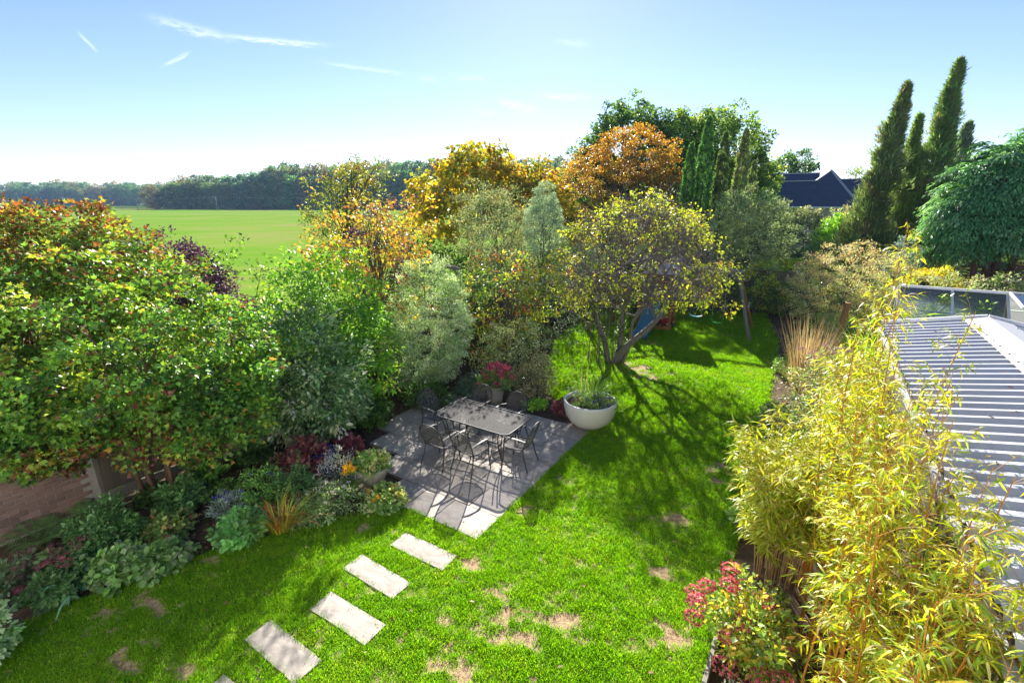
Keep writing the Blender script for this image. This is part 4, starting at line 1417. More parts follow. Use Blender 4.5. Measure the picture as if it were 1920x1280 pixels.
wp = lambda q: np.clip(.7 + q * 1.3, 0, 1) * (1 - q) ** .92 + .01
conifer('windswept_cypress', 'left leaning dark cypress standing in front of the slate roof', XY(18.35, 26), 10.3, 1.0, 760, 48, .26, .17, P_CYP2 + [(.06, .10, .03, 2)], 55, lean=(.85, 0), prof=wp, group=GQ, crad=.34, jag=.4, rag=.75)
conifer('windswept_cypress', 'shorter olive cypress between the two tall leaning ones', XY(20.45, 26.3), 9.0, .74, 520, 48, .24, .17, [(.14, .19, .05, 3), (.10, .135, .045, 2)], 56, lean=(-.1, 0), prof=wp, group=GQ, crad=.30, jag=.4, rag=.75)
conifer('windswept_cypress', 'tallest leaning cypress beside the weeping blue green conifer', XY(21.45, 26), 11.3, 1.25, 920, 48, .26, .17, [(.10, .15, .055, 3), (.13, .19, .06, 3), (.07, .10, .045, 2), (.14, .11, .06, 1)], 57, lean=(.0, 0), prof=wp, group=GQ, crad=.34, jag=.4, rag=.75)
conifer('conifer', 'pale grey conifer half hidden behind the tallest leaning cypress', XY(25.2, 29), 9.0, 1.5, 420, 26, .25, .28, [(.10, .13, .09, 2), (.14, .17, .12, 1)], 58, prof=wp, crad=.4, jag=.25)


def weeping_conifer():
    rng = np.random.default_rng(60)
    root = thing('weeping_conifer', 'broad blue green conifer with hanging sprays and bare stems at the right edge', 'tree', XY(19.9, 20.3))
    lobes = [((0, 0, 5.2), (2.3, 2.0, 2.3), 5), ((-1.5, -.2, 4.4), (1.3, 1.3, 1.3), 2), ((1.4, 0, 5.9), (2.0, 1.8, 2.3), 3)]
    Cs, Os = zip(*[dome_points(rng, int(120 * w), c, r, .55, 3.0, .14) for c, r, w in lobes])
    C, O = np.concatenate(Cs), np.concatenate(Os)
    # flat fans that arch out and hang at the tip
    n, per = len(C), 64
    idx = np.repeat(np.arange(n), per)
    Oh = unit(O * np.array([1, 1, .35]))
    u = rng.random(len(idx))
    side = unit(np.cross(Oh, np.array([0, 0, 1.])))
    w = rng.normal(0, .17, len(idx))
    P = C[idx] + Oh[idx] * (u * .65 - .3)[:, None] + side[idx] * w[:, None] * (.4 + u)[:, None] - np.array([0, 0, 1.]) * (u ** 2 * .42)[:, None] + rng.normal(0, .035, (len(idx), 3))
    D = unit(Oh[idx] * .8 + side[idx] * (w * 3.2)[:, None] + np.array([0, 0, -1.]) * (u * .95)[:, None] + rng.normal(0, .2, (len(idx), 3)))
    N = unit(np.array([0, 0, 1.]) + Oh[idx] * u[:, None] + rng.normal(0, .25, (len(idx), 3)))
    pal = [(.14, .37, .15, 4), (.22, .47, .21, 3), (.10, .27, .11, 2), (.30, .54, .28, 1.5)]
    base = pick(rng, pal, n)[idx]
    col = base * (1 + .2 * rng.normal(0, 1, (len(idx), 1))).clip(.5, 1.6)
    L = .16 * (1 + .3 * rng.normal(0, 1, len(idx))).clip(.5, 1.6)
    leaves_part('crown', [(P, D, N, L, L * .3, col, 'diamond', .2, .1)], LEAF, root)
    tb, lb = MB(), MB()
    for bx, by, tx in ((-.1, 0, -.3), (.35, .1, .3), (.9, 0, 1.2), (-.5, .1, -1.0)):
        tb.tube(spline([(bx, by, -.1), (bx + .06, by, 2), ((bx + tx) / 2, by, 4), (tx, by, 6.4)], 4), [.15 - .006 * i for i in range(13)], 8)
    for i in range(60):
        z = rng.uniform(1.6, 4)
        a = rng.uniform(0, 6.28)
        limb(lb, (rng.choice([-.1, .35, .9, -.5]), 0, z), (cos(a) * 1.9 + .3, sin(a) * 1.6, z + rng.normal(-.1, .35)), .028, .006, rng, .06, 5, 4)
    tb.build('trunk', BARK_RED, root)
    lb.build('dead_limbs', BARK_RED, root)


weeping_conifer()
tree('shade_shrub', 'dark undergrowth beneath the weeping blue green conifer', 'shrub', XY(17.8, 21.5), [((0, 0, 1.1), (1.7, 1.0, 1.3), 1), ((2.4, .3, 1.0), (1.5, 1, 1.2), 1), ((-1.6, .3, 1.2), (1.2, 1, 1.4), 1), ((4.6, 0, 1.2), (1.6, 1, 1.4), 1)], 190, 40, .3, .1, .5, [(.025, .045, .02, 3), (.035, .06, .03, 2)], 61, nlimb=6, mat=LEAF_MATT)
tree('lavender_bush', 'blue grey bush at the foot of the leaning cypresses', 'shrub', XY(16.9, 21.0), [((0, 0, 1.9), (.85, .8, 1.5), 1)], 120, 44, .22, .09, .25, [(.10, .15, .15, 3), (.15, .2, .2, 2), (.07, .10, .10, 1)], 62, mat=LEAF_MATT, up=.2, droop=-.5, nlimb=6)
tree('dome_maple', 'cream and pink leaved domed bush beyond the lawn', 'shrub', XY(13.2, 18.9),
     [((0, 0, 1.9), (2.1, 1.7, 1.55), 4), ((-.9, -.3, 1.3), (1.5, 1.3, 1.3), 2), ((1.3, 0, 1.7), (1.2, 1.2, 1.2), 1)], 420, 50, .24, .075, .4,
     [(.22, .23, .09, 3), (.33, .27, .13, 3), (.13, .17, .06, 2), (.36, .23, .14, 1)], 63, mat=LEAF_MATT, nlimb=14, r0=.05, inner=.7, topfn=([(.40, .29, .16, 2), (.38, .20, .12, 1)], above(2.0, 3.6)), flat=.5, up=.6)
tree('golden_maple', 'low golden yellow bush right of the cream domed bush', 'shrub', XY(16.3, 18.6), [((0, 0, 1.55), (1.15, 1.0, 1.05), 1)], 150, 46, .22, .075, .5, [(.32, .29, .03, 3), (.24, .25, .03, 2), (.36, .24, .03, 1)], 64, nlimb=10, r0=.04, flat=.45, up=.7)
tree('viburnum', 'pale green and cream leaved bush behind the greenhouse', 'shrub', XY(15.3, 16.9), [((0, 0, 1.2), (1.6, 1.1, 1.5), 1), ((1.8, -.3, 1.4), (1.3, 1, 1.4), 1), ((-1.4, .8, .9), (1, .8, 1.2), 1)], 240, 44, .24, .08, .55, [(.11, .16, .05, 3), (.22, .25, .13, 2), (.32, .30, .22, 1), (.22, .15, .08, 1)], 65, mat=LEAF_MATT, nlimb=8)
tree('red_maple', 'dull red leaved bush at the right edge of the photo', 'shrub', XY(20.6, 18.4), [((0, 0, 2.0), (1.1, 1, 1.6), 1)], 120, 40, .25, .08, .55, [(.16, .05, .06, 3), (.22, .09, .08, 2), (.10, .04, .05, 2)], 66, nlimb=10)
tree('lime_shrub', 'bright lime green bush between the lattice and the leaning cypress', 'shrub', XY(20.9, 31.5), [((0, 0, 2.7), (1.35, 1.2, 1.6), 1), ((-.9, -.2, 1.7), (1.0, 1, 1.2), 1)], 260, 50, .28, .14, .6, P_LIME, 67, nlimb=8)
tree('clipped_hedge', 'tall dark hedge with a pale grown out top below the slate roof', 'hedge', XY(22.4, 38.0), [((-2.3, .8, 2.2), (2.0, 1.2, 2.5), 1), ((0, 0, 2.2), (2.0, 1.2, 2.45), 1), ((2.3, -1.4, 2.2), (2.0, 1.2, 2.4), 1), ((4.4, -2.7, 2.2), (2.0, 1.2, 2.4), 1), ((-4.5, 2, 2.2), (2.0, 1.2, 2.5), 1)], 900, 44, .34, .15, .6, [(.05, .075, .035, 3), (.07, .10, .045, 2)], 68, nlimb=4, mat=LEAF_MATT,
     topfn=([(.26, .25, .15, 2), (.18, .2, .10, 2)], above(3.2, 4.4)))
tree('yellow_flower_bush', 'patch of yellow flowers below the lattice screen', 'plant', XY(16.2, 27.5), [((0, 0, .9), (1.5, .6, .9), 1)], 90, 36, .2, .09, .6, P_LIME + [(.42, .30, .02, 3)], 69, nlimb=0)
print('far trees', round(time.time() - T0, 1))


def lattice():
    root = thing('lattice_screen', 'thin diamond lattice screen below the dark hedge', 'trellis', XY(17.55, 29.2), -.45)
    w, h, z0 = 2.3, .95, 1.75
    for k in range(-4, 12):
        x0 = k * .24
        for sgn in (1, -1):
            a = Vector((x0, 0, 0)) if sgn > 0 else Vector((x0, 0, h))
            b = Vector((x0 + h, 0, h)) if sgn > 0 else Vector((x0 + h, 0, 0))
            d = b - a
            t0 = max(0, (0 - a.x) / d.x)
            t1 = min(1, (w - a.x) / d.x)
            if t1 - t0 > .1:
                MB().beam(a + d * t0 + Vector((0, .012 * sgn, z0)), a + d * t1 + Vector((0, .012 * sgn, z0)), .03, .012, up=(0, 1, 0)).build('lath', TIMBER, root)
    for x in (0, w / 2, w):
        MB().box((x, .05, (z0 + h) / 2), (.06, .06, z0 + h)).build('post', TIMBER, root)


lattice()


def old_frame():
    root = thing('old_pergola', 'weathered grey timber frame showing among the shrubs beyond the fence', 'pergola', XY(-2.55, 19.3), .25)
    for y in (-.35, .35):
        MB().beam((-.75, y, 2.75), (.45, y, 2.35), .05, .16).build('rafter', TIMBER, root)
    for x in (-.35, .15):
        MB().beam((x, -.35, 2.50 - .33 * x), (x, .35, 2.50 - .33 * x), .05, .06).build('crossbar', TIMBER, root)
    for x, y in ((-.7, -.3), (.4, -.3), (-.7, .3), (.4, .3)):
        MB().box((x, y, 1.2), (.08, .08, 2.4)).build('post', TIMBER, root)


old_frame()
# ================================================================== GARDEN FURNITURE
def rim_grid(outline, c, n=4):
    """sheet filling a closed outline, in rings toward its centre"""
    vs, fs = [], []
    m = len(outline)
    c = Vector(c)
    for k in range(n):
        f = 1 - k / n
        vs += [c.lerp(Vector(p), f) for p in outline]
    vs.append(c)
    for k in range(n - 1):
        for i in range(m):
            j = (i + 1) % m
            fs.append((k * m + i, k * m + j, (k + 1) * m + j, (k + 1) * m + i))
    for i in range(m):
        fs.append(((n - 1) * m + i, (n - 1) * m + (i + 1) % m, n * m))
    return vs, fs


def make_chair(loc, rz, label):
    root = thing('garden_chair', label, 'chair', loc, rz, 'metal chairs round the garden table')
    # back hoop
    hoop = spline([(-.235, -.20, .43), (-.262, -.265, .60), (-.255, -.325, .77), (-.165, -.365, .885), (0, -.378, .925), (.165, -.365, .885), (.255, -.325, .77), (.262, -.265, .60), (.235, -.20, .43)], 4)
    MB().tube(hoop, .0125, 7).build('back_frame', STEEL, root)
    bot = [Vector((x, -.19 - .03 * cos(x * 6), .445)) for x in np.linspace(.20, -.20, 7)]
    v, f = rim_grid([p + Vector((0, .004, 0)) for p in hoop] + bot, (0, -.315, .68), 5)
    v = [p + Vector((0, -.035 * max(0, 1 - (p.x / .26) ** 2), 0)) for p in v]
    MB().add(v, f, True).build('backrest', MESH_STEEL, root)
    # seat with rounded front
    so = spline([(-.235, -.20, .43), (-.255, 0, .425), (-.24, .17, .435), (-.16, .24, .43), (0, .262, .42), (.16, .24, .43), (.24, .17, .435), (.255, 0, .425), (.235, -.20, .43), (0, -.225, .425)], 4)
    MB().tube(so + [so[0]], .011, 6).build('seat_frame', STEEL, root)
    v, f = rim_grid(so, (0, .0, .425), 4)
    v = [p - Vector((0, 0, .022 * max(0, 1 - (p.x / .25) ** 2) * max(0, 1 - (p.y / .26) ** 2))) for p in v]
    MB().add(v, f, True).build('seat', MESH_STEEL, root)
    for sx in (-1, 1):
        MB().tube(spline([(sx * .235, -.20, .43), (sx * .245, -.235, .25), (sx * .27, -.315, 0)], 4), .0125, 7).build('leg', STEEL, root)
        MB().tube(spline([(sx * .262, .17, .635), (sx * .268, .185, .43), (sx * .262, .20, .22), (sx * .27, .235, 0)], 4), .0125, 7).build('leg', STEEL, root)
        arm = spline([(sx * .262, -.275, .62), (sx * .285, -.1, .655), (sx * .285, .08, .66), (sx * .265, .185, .635)], 5)
        mb = MB()
        vs, fs = [], []
        for p in arm:
            for dx, dz in ((-.022, 0), (.022, 0), (.018, .011), (-.018, .011)):
                vs.append(p + Vector((dx, 0, dz)))
        for i in range(len(arm) - 1):
            for k in range(4):
                fs.append((i * 4 + k, i * 4 + (k + 1) % 4, i * 4 + 4 + (k + 1) % 4, i * 4 + 4 + k))
        fs += [(3, 2, 1, 0), tuple(len(vs) - 4 + k for k in range(4))]
        mb.add(vs, fs).build('armrest', STEEL, root)
    MB().tube([(-.247, .19, .30), (0, .20, .315), (.247, .19, .30)], .008, 5).build('stretcher', STEEL, root)
    return root


Z0 = .032
c1 = make_chair(G(-5.74, 6.50, Z0), ROT, 'chair on the near long side of the table, farther from the lawn')
for (t, s, a, lab) in ((-5.08, 6.60, -.12, 'chair on the near long side of the table, closer to the lawn'),
                       (-4.43, 7.24, pi / 2 + .12, 'chair at the lawn end of the table, seen from its side'),
                       (-6.62, 7.40, -pi / 2 - .1, 'dark chair at the border end of the table under the pale dome shrub'),
                       (-6.06, 8.02, pi, 'chair on the far side of the table right in front of the pink flower pot'),
                       (-5.16, 8.06, pi - .05, 'chair on the far side of the table nearest the white bowl')):
    o = copy_thing(c1)
    o.location = G(t, s, Z0)
    o.rotation_euler = (0, 0, ROT + a)
    o['label'] = lab


def table():
    root = thing('garden_table', 'dark metal mesh table with rounded corners on the patio', 'table', G(-5.37, 7.36, Z0), ROT)
    a, b, r = .91, .49, .13
    out = []
    for cx, cyy, a0 in ((a - r, b - r, 0), (-a + r, b - r, 90), (-a + r, -b + r, 180), (a - r, -b + r, 270)):
        for k in range(7):
            q = radians(a0 + k * 15)
            out.append(Vector((cx + r * cos(q), cyy + r * sin(q), .725)))
    MB().tube(out + [out[0]], .015, 8).build('rim', STEEL, root)
    v, f = rim_grid(out, (0, 0, .727), 3)
    MB().add(v, f).build('table_top', MESH_TOP, root)
    for sx in (-1, 1):
        for sy in (-1, 1):
            mb = MB()
            for d in (0, .11):
                mb.tube(spline([(sx * (.78 - d), sy * (.42 - (0.02 if d else 0)), .715), (sx * (.70 - d * .7), sy * .36, .45), (sx * (.69 - d * .25), sy * .345, .2), (sx * .73, sy * .37, 0)], 5), .0125, 7)
            mb.build('leg', STEEL, root)
    for sy in (-1, 1):
        MB().tube([(-.70, sy * .36, .42), (0, sy * .30, .40), (.70, sy * .36, .42)], .010, 6).build('stretcher', STEEL, root)
    MB().tube([(0, -.30, .40), (0, .30, .40)], .010, 6).build('stretcher', STEEL, root)


table()

# ------------------------------------------------------------------ pots
def flower_heads(root, rng, pts, r, pal, name='flower_head', n=60, petal=.03, mat=None):
    """domed heads of many little petals, each head an object of its own"""
    for p in pts:
        k = rng.uniform(.75, 1.2)
        d = unit(rng.normal(0, 1, (n, 3)))
        d[:, 2] = np.abs(d[:, 2]) * .9 - .15
        d = unit(d)
        P = d * np.array([r, r, r * .6]) * k * (.85 + .2 * rng.random((n, 1)))
        N = unit(d + rng.normal(0, .3, (n, 3)))
        D = unit(np.cross(N, rng.normal(0, 1, (n, 3))))
        V, F, T = leaf_geo(P, D, N, petal * (.7 + .6 * rng.random(n)), petal * .8, pick(rng, pal, n) * (1 + .2 * rng.normal(0, 1, (n, 1))).clip(.5, 1.6), .2)
        o = put(name, np_mesh(name, V, F, T), root, mat or PETAL)
        o.location = p


def blades(rng, n, r, h, width, pal, spread=.5, droop=.6, seg=5, base=(0, 0, 0), lum=.2):
    """arching strap leaves as ribbons"""
    Vs, Fs, Cs = [], [], []
    b = 0
    for i in range(n):
        a = rng.uniform(0, 2 * pi)
        rr = r * math.sqrt(rng.random())
        p0 = np.array([cos(a) * rr, sin(a) * rr, 0]) + np.array(base)
        a2 = a + rng.normal(0, .6)
        out = np.array([cos(a2), sin(a2), 0])
        side = np.array([-sin(a2), cos(a2), 0])
        L = h * rng.uniform(.6, 1.15)
        sp, dr = spread * rng.uniform(.3, 1.2), droop * rng.uniform(.4, 1.2)
        c = pick(rng, pal, 1)[0] * LEAF_GAIN * max(.5, 1 + lum * rng.normal())
        for k in range(seg + 1):
            u = k / seg
            q = p0 + out * L * sp * u ** 1.4 + np.array([0, 0, L * (u - dr * u ** 2.6 * .6)])
            w = width * (1 - u ** 2.5) * .5 + .0008
            Vs += [q - side * w, q + side * w]
            Cs += [c, c]
        for k in range(seg):
            Fs.append((b + 2 * k, b + 2 * k + 1, b + 2 * k + 3, b + 2 * k + 2))
        b += 2 * (seg + 1)
    return np.array(Vs), np.array(Fs), np.array(Cs)


def blade_part(name, root, rng, mat, *a, **k):
    V, F, T = blades(rng, *a, **k)
    return put(name, np_mesh(name, V, F, T), root, mat)


PINK = [(.58, .10, .17, 3), (.66, .17, .24, 3), (.42, .06, .12, 2), (.68, .30, .30, 1)]
rng = np.random.default_rng(70)
# white bowl
pl = thing('bowl_planter', 'large white round bowl planter on the patio corner', 'planter', G(-3.93, 9.55, .02))
MB().lathe([(.0001, .0), (.22, 0), (.33, .045), (.45, .14), (.54, .28), (.585, .44), (.60, .57), (.602, .62), (.592, .64), (.555, .64), (.545, .615), (.53, .50)], 48).build('bowl', WHITE_STONE, pl)
MB().lathe([(.0001, .555), (.3, .56), (.535, .54)], 24).build('compost', SOIL, pl)
pp = thing('bowl_planting', 'arching grasses and purple flowers spilling from the white bowl', 'plant', G(-3.93, 9.55, .56))
C, O = dome_points(rng, 60, (.08, -.16, .08), (.50, .36, .2), .3, .0)
leaves_part('foliage', [spray(rng, C, O, 46, .12, .06, .4, [(.11, .18, .05, 3), (.18, .24, .08, 2), (.07, .12, .04, 2)], droop=.4)], LEAF, pp)
blade_part('grass_leaves', pp, rng, LEAF, 130, .2, .72, .014, P_LIME + [(.20, .22, .05, 1)], .75, .8, base=(.02, .12, 0))
blade_part('stalks', pp, rng, LEAF_MATT, 14, .22, 1.05, .008, [(.14, .15, .05, 1), (.22, .18, .09, 1)], .3, .15, base=(-.08, .18, 0))
pts = [(.0, -.38, .20), (.12, -.36, .22), (-.12, -.30, .24), (.28, -.28, .24), (.40, -.20, .2), (.2, -.42, .12), (-.2, -.2, .26), (.33, -.38, .12), (.05, -.22, .28), (.46, -.28, .1)]
flower_heads(pp, rng, pts, .03, [(.13, .07, .42, 3), (.2, .12, .55, 2)], 'flower', 12, .035)
# pink flower pot
pot = thing('clay_pot', 'pale clay pot behind the far chairs', 'flower pot', G(-6.52, 9.52, .0))
MB().lathe([(.0001, .0), (.17, 0), (.20, .2), (.235, .42), (.245, .43), (.25, .47), (.22, .475), (.20, .43)], 28).build('pot', TERRACOTTA, pot)
MB().lathe([(.0001, .42), (.21, .42)], 16).build('compost', SOIL, pot)
sd_ = thing('pink_sedum', 'pot plant with big deep pink flower heads behind the table', 'plant', G(-6.52, 9.52, .43))
C, O = dome_points(rng, 50, (0, 0, .2), (.48, .42, .30), .3, .0)
leaves_part('foliage', [spray(rng, C, O, 26, .11, .07, .5, [(.10, .16, .05, 3), (.07, .12, .04, 2), (.16, .18, .05, 1)])], LEAF, sd_)
blade_part('leaves', sd_, rng, LEAF, 26, .12, .55, .018, P_LIME, 1.0, .9, base=(-.3, 0, .02))
hp = []
for i in range(46):
    a, q = rng.uniform(0, 6.28), math.sqrt(rng.random())
    hp.append((cos(a) * q * .56 + .04, sin(a) * q * .42, .58 - .36 * q * q + rng.normal(0, .04)))
flower_heads(sd_, rng, hp, .072, PINK, 'flower_head', 46, .036)
# stone bowl with succulent
sb = thing('stone_pot', 'pale round pot at the near edge of the patio', 'flower pot', G(-6.3, 5.22, .0))
MB().lathe([(.0001, .0), (.13, 0), (.2, .1), (.275, .26), (.30, .36), (.305, .385), (.28, .39), (.265, .36)], 32).build('pot', TERRACOTTA, sb)
MB().lathe([(.0001, .34), (.27, .335)], 16).build('compost', SOIL, sb)
sp_ = thing('variegated_pot_plant', 'cream and green leaved plant in the pale round pot', 'plant', G(-6.3, 5.22, .34))
C, O = dome_points(rng, 40, (.0, 0, .12), (.30, .28, .2), .4, .0)
leaves_part('foliage', [spray(rng, C, O, 26, .09, .075, .62, [(.14, .22, .05, 3), (.32, .32, .16, 2), (.09, .16, .04, 2), (.36, .22, .12, .8)], up=.9)], LEAF, sp_)
# blue pot
bp_ = thing('blue_pot', 'blue glazed pot half hidden by red leaves in the border', 'flower pot', G(-7.45, 5.02, .0))
MB().lathe([(.0001, .0), (.18, 0), (.21, .15), (.23, .30), (.21, .40), (.215, .43), (.24, .455), (.235, .47), (.205, .46), (.20, .42)], 32).build('pot', BLUE_GLAZE, bp_)
MB().lathe([(.0001, .40), (.20, .39)], 16).build('compost', SOIL, bp_)


# ------------------------------------------------------------------ border plants
def small_plant(name, label, cat, t, s, r, h, n, per, L, asp, pal, seed, mat=None, heads=None, z=0.0, group=None, **kw):
    rng = np.random.default_rng(seed)
    root = thing(name, label, cat, G(t, s, z), 0, group)
    if t < -6.3 and s < 4.6:
        r *= .84
    C, O = dome_points(rng, n, (0, 0, h * .42), (r, r, h * .58), .35, .03)
    leaves_part('foliage', [spray(rng, C, O, int(per * 1.9), max(.07, r * .3), L * .72, asp, [(a * 1.05, b * 1.05, c * 1.05, w) for a, b, c, w in pal], shape='oval' if asp > .5 else 'diamond', **kw)], mat or LEAF, root)
    st = MB()
    for c in C[rng.permutation(len(C))[:9]]:
        limb(st, (rng.normal(0, .03), rng.normal(0, .03), -.03), Vector(c), .007, .003, rng, 0, 4, 4)
    st.build('stems', BARK, root)
    if heads:
        pts, hr, hpal, nm, cnt, pet = heads
        flower_heads(root, rng, pts, hr, hpal, nm, cnt, pet)
    return root


def ring(rng, n, r, z, zj=.04):
    a = rng.uniform(0, 6.28, n)
    q = np.sqrt(rng.random(n)) * r
    return [(q[i] * cos(a[i]), q[i] * sin(a[i]), z - .25 * q[i] ** 2 / max(r, .01) + rng.normal(0, zj)) for i in range(n)]


rg = np.random.default_rng(71)
DUSTY = [(.34, .13, .15, 3), (.26, .10, .12, 2), (.38, .2, .18, 1)]
small_plant('sedum', 'sedum with dusty pink flat heads beside the strappy leaves', 'plant', -8.05, 1.40, .32, .5, 30, 20, .085, .6, [(.07, .13, .05, 3), (.10, .16, .07, 2)], 200, heads=(ring(rg, 6, .26, .52), .075, DUSTY, 'flower_head', 50, .026))
small_plant('sedum', 'sedum with the brightest pink heads at the lower left lawn edge', 'plant', -7.72, 1.12, .32, .48, 30, 20, .085, .6, [(.07, .13, .05, 3), (.10, .16, .07, 2)], 201, heads=(ring(rg, 6, .27, .5), .075, [(.45, .10, .18, 3), (.35, .1, .14, 2)], 'flower_head', 50, .026))
small_plant('sedum', 'faded sedum clump at the left edge of the photo below the ferns', 'plant', -8.35, .95, .34, .5, 30, 20, .085, .6, [(.08, .12, .07, 3), (.12, .16, .09, 2)], 202, heads=(ring(rg, 7, .3, .5), .075, [(.30, .17, .16, 3), (.24, .15, .13, 2)], 'flower_head', 50, .026))
small_plant('camellia', 'dark leafy evergreen plant in front of the shrub stems', 'shrub', -8.3, 1.95, .48, .75, 60, 26, .10, .5, [(.05, .11, .035, 3), (.08, .15, .05, 2)], 203, mat=LEAF_GLOSSY)
small_plant('camellia', 'dark leafy evergreen plant right of the shrub stems', 'shrub', -8.45, 3.0, .45, .5, 46, 22, .09, .55, [(.05, .11, .035, 3), (.08, .15, .05, 2)], 204, mat=LEAF_GLOSSY)
for i, (t, s, lab) in enumerate(((-7.08, 2.12, 'scalloped round leaved clump along the lawn edge, right one of the pair'), (-7.33, 1.80, 'scalloped round leaved clump along the lawn edge, left one of the pair'))):
    small_plant('heuchera', lab, 'plant', t - .18, s, .42, .34, 48, 18, .10, .95, [(.09, .16, .05, 3), (.12, .20, .07, 2), (.13, .17, .10, 1)], 205 + i, up=1.1, droop=.1)
small_plant('heuchera', 'round leaved blue green clump left of the yellow grassy tuft', 'plant', -6.9, 3.12, .40, .40, 48, 20, .10, .85, [(.08, .18, .06, 3), (.12, .23, .08, 2)], 207, up=1.0)
small_plant('lavender', 'grey blue spiky plant with a few violet flowers in the bare soil', 'plant', -7.55, 3.30, .3, .42, 34, 22, .10, .14, [(.16, .20, .19, 3), (.11, .15, .14, 2)], 208, mat=LEAF_MATT, droop=-.6, up=.2, heads=(ring(rg, 5, .28, .5), .03, [(.16, .12, .5, 1)], 'flower', 14, .03))
small_plant('geranium', 'feathery mid green plant with violet flowers under the silver edged shrub', 'plant', -7.55, 3.85, .42, .6, 50, 26, .065, .5, [(.08, .17, .04, 3), (.12, .22, .05, 2)], 209, heads=(ring(rg, 5, .36, .5), .03, [(.16, .10, .5, 1)], 'flower', 14, .03))
small_plant('aster', 'pale green and white flowered plant at the lawn edge left of the pot', 'plant', -6.25, 4.25, .42, .50, 56, 26, .06, .4, [(.12, .18, .08, 3), (.18, .22, .12, 2), (.08, .14, .05, 2)], 210, heads=(ring(rg, 18, .36, .5), .028, [(.55, .56, .52, 1)], 'flower', 10, .03))
small_plant('aster', 'leafy pale green plant next to the yellow grassy tuft', 'plant', -6.42, 3.95, .34, .36, 44, 24, .065, .45, [(.10, .17, .07, 3), (.07, .13, .05, 2)], 211)
small_plant('russian_sage', 'hazy pale lilac flower spikes left of the pale round pot', 'plant', -6.62, 4.75, .36, .85, 46, 26, .05, .25, [(.22, .22, .26, 3), (.28, .27, .33, 2), (.14, .18, .13, 2)], 212, mat=LEAF_MATT, droop=-.8, up=.2)
small_plant('coreopsis', 'cluster of bright yellow flowers left of the pale round pot', 'plant', -6.28, 4.72, .17, .55, 22, 18, .06, .4, P_MID, 213, heads=(ring(rg, 12, .15, .60), .045, [(.62, .42, .01, 3), (.55, .34, .01, 1)], 'flower', 26, .032))
small_plant('nasturtium', 'trailing plant with yellow orange flowers in front of the pale round pot', 'plant', -5.62, 4.86, .36, .32, 46, 16, .075, .9, [(.11, .17, .05, 3), (.26, .26, .14, 1), (.07, .12, .04, 2)], 214, heads=(ring(rg, 9, .3, .32), .04, [(.60, .36, .01, 2), (.55, .26, .01, 1)], 'flower', 20, .035))
small_plant('heuchera', 'red purple leaved plant spilling round the blue pot', 'plant', -7.55, 4.78, .42, .8, 70, 20, .085, .85, [(.11, .03, .05, 3), (.16, .06, .06, 2), (.09, .10, .05, 1.5)], 215)
small_plant('heuchera', 'purple leaved plant in the soil strip left of the patio slabs', 'plant', -7.6, 5.75, .32, .35, 40, 16, .08, .85, [(.12, .04, .06, 3), (.18, .06, .07, 2)], 216)
small_plant('heuchera', 'little crimson leaved plant beside the white bowl', 'plant', -4.82, 9.92, .24, .28, 34, 18, .07, .8, [(.11, .025, .05, 3), (.08, .03, .04, 2), (.2, .09, .09, 1)], 217)
small_plant('alchemilla', 'small bright green clump in front of the bronze leaved bush', 'plant', -5.45, 9.75, .3, .22, 30, 16, .07, .85, P_LIME, 218)
small_plant('hydrangea_leaves', 'young bright leaved plant at the foot of the board fence', 'plant', -8.95, 3.65, .33, .6, 36, 16, .09, .7, P_LIME + P_MID, 219)
small_plant('periwinkle', 'dark green leafy plant in the middle of the bare soil', 'plant', -8.2, 3.5, .3, .3, 34, 18, .08, .55, P_DKGREEN, 220)
small_plant('dark_groundcover', 'dark leafy mound under the bright green hanging shrub', 'plant', -8.3, 7.0, .5, .7, 60, 26, .085, .6, P_DKGREEN + P_MID, 221)
small_plant('dark_groundcover', 'dark leafy mound behind the border end chair', 'plant', -7.9, 8.45, .55, .6, 60, 26, .08, .6, P_DKGREEN, 222)
small_plant('dark_groundcover', 'blue green low plant between the pale dome shrub and the pink pot', 'plant', -7.25, 9.6, .5, .55, 60, 26, .075, .5, [(.07, .10, .08, 3), (.05, .08, .05, 2)], 223)
small_plant('white_leaf_shrub', 'pale leaved shrub cut off by the lower left photo edge', 'shrub', -7.25, .30, .42, 1.1, 70, 30, .075, .6, [(.20, .26, .17, 3), (.28, .32, .23, 2), (.12, .2, .09, 2)], 224)
small_plant('hardy_geranium', 'mixed leafy plant between the dark evergreen and the feathery plant', 'plant', -7.85, 2.55, .4, .35, 44, 20, .08, .7, [(.08, .14, .04, 3), (.15, .18, .06, 1.5), (.20, .10, .06, .8)], 225)
small_plant('penstemon', 'narrow leaved green plant behind the white flowered plant', 'plant', -7.05, 4.2, .4, .6, 50, 24, .085, .3, [(.07, .14, .05, 3), (.05, .10, .04, 2)], 226)
small_plant('fuchsia', 'small pinkish leaved sprig behind the feathery plant', 'plant', -7.95, 4.45, .25, .5, 26, 16, .06, .5, [(.14, .12, .06, 2), (.3, .14, .12, 1), (.08, .12, .05, 2)], 227)
small_plant('border_seedlings', 'low green seedlings along the fence foot by the stems', 'plant', -9.0, 2.85, .4, .35, 40, 16, .07, .6, P_DKGREEN, 228)
small_plant('border_seedlings', 'low green seedlings in the soil in front of the stems', 'plant', -8.9, 4.5, .4, .4, 40, 18, .08, .6, P_DKGREEN, 229)


def strap_plant(name, label, t, s, n, r, h, w, pal, seed, spread=.6, droop=.7, cat='plant', mat=None, z=0.0):
    rng = np.random.default_rng(seed)
    root = thing(name, label, cat, G(t, s, z), 0)
    blade_part('leaves', root, rng, mat or LEAF, n, r, h, w, pal, spread, droop)
    return root


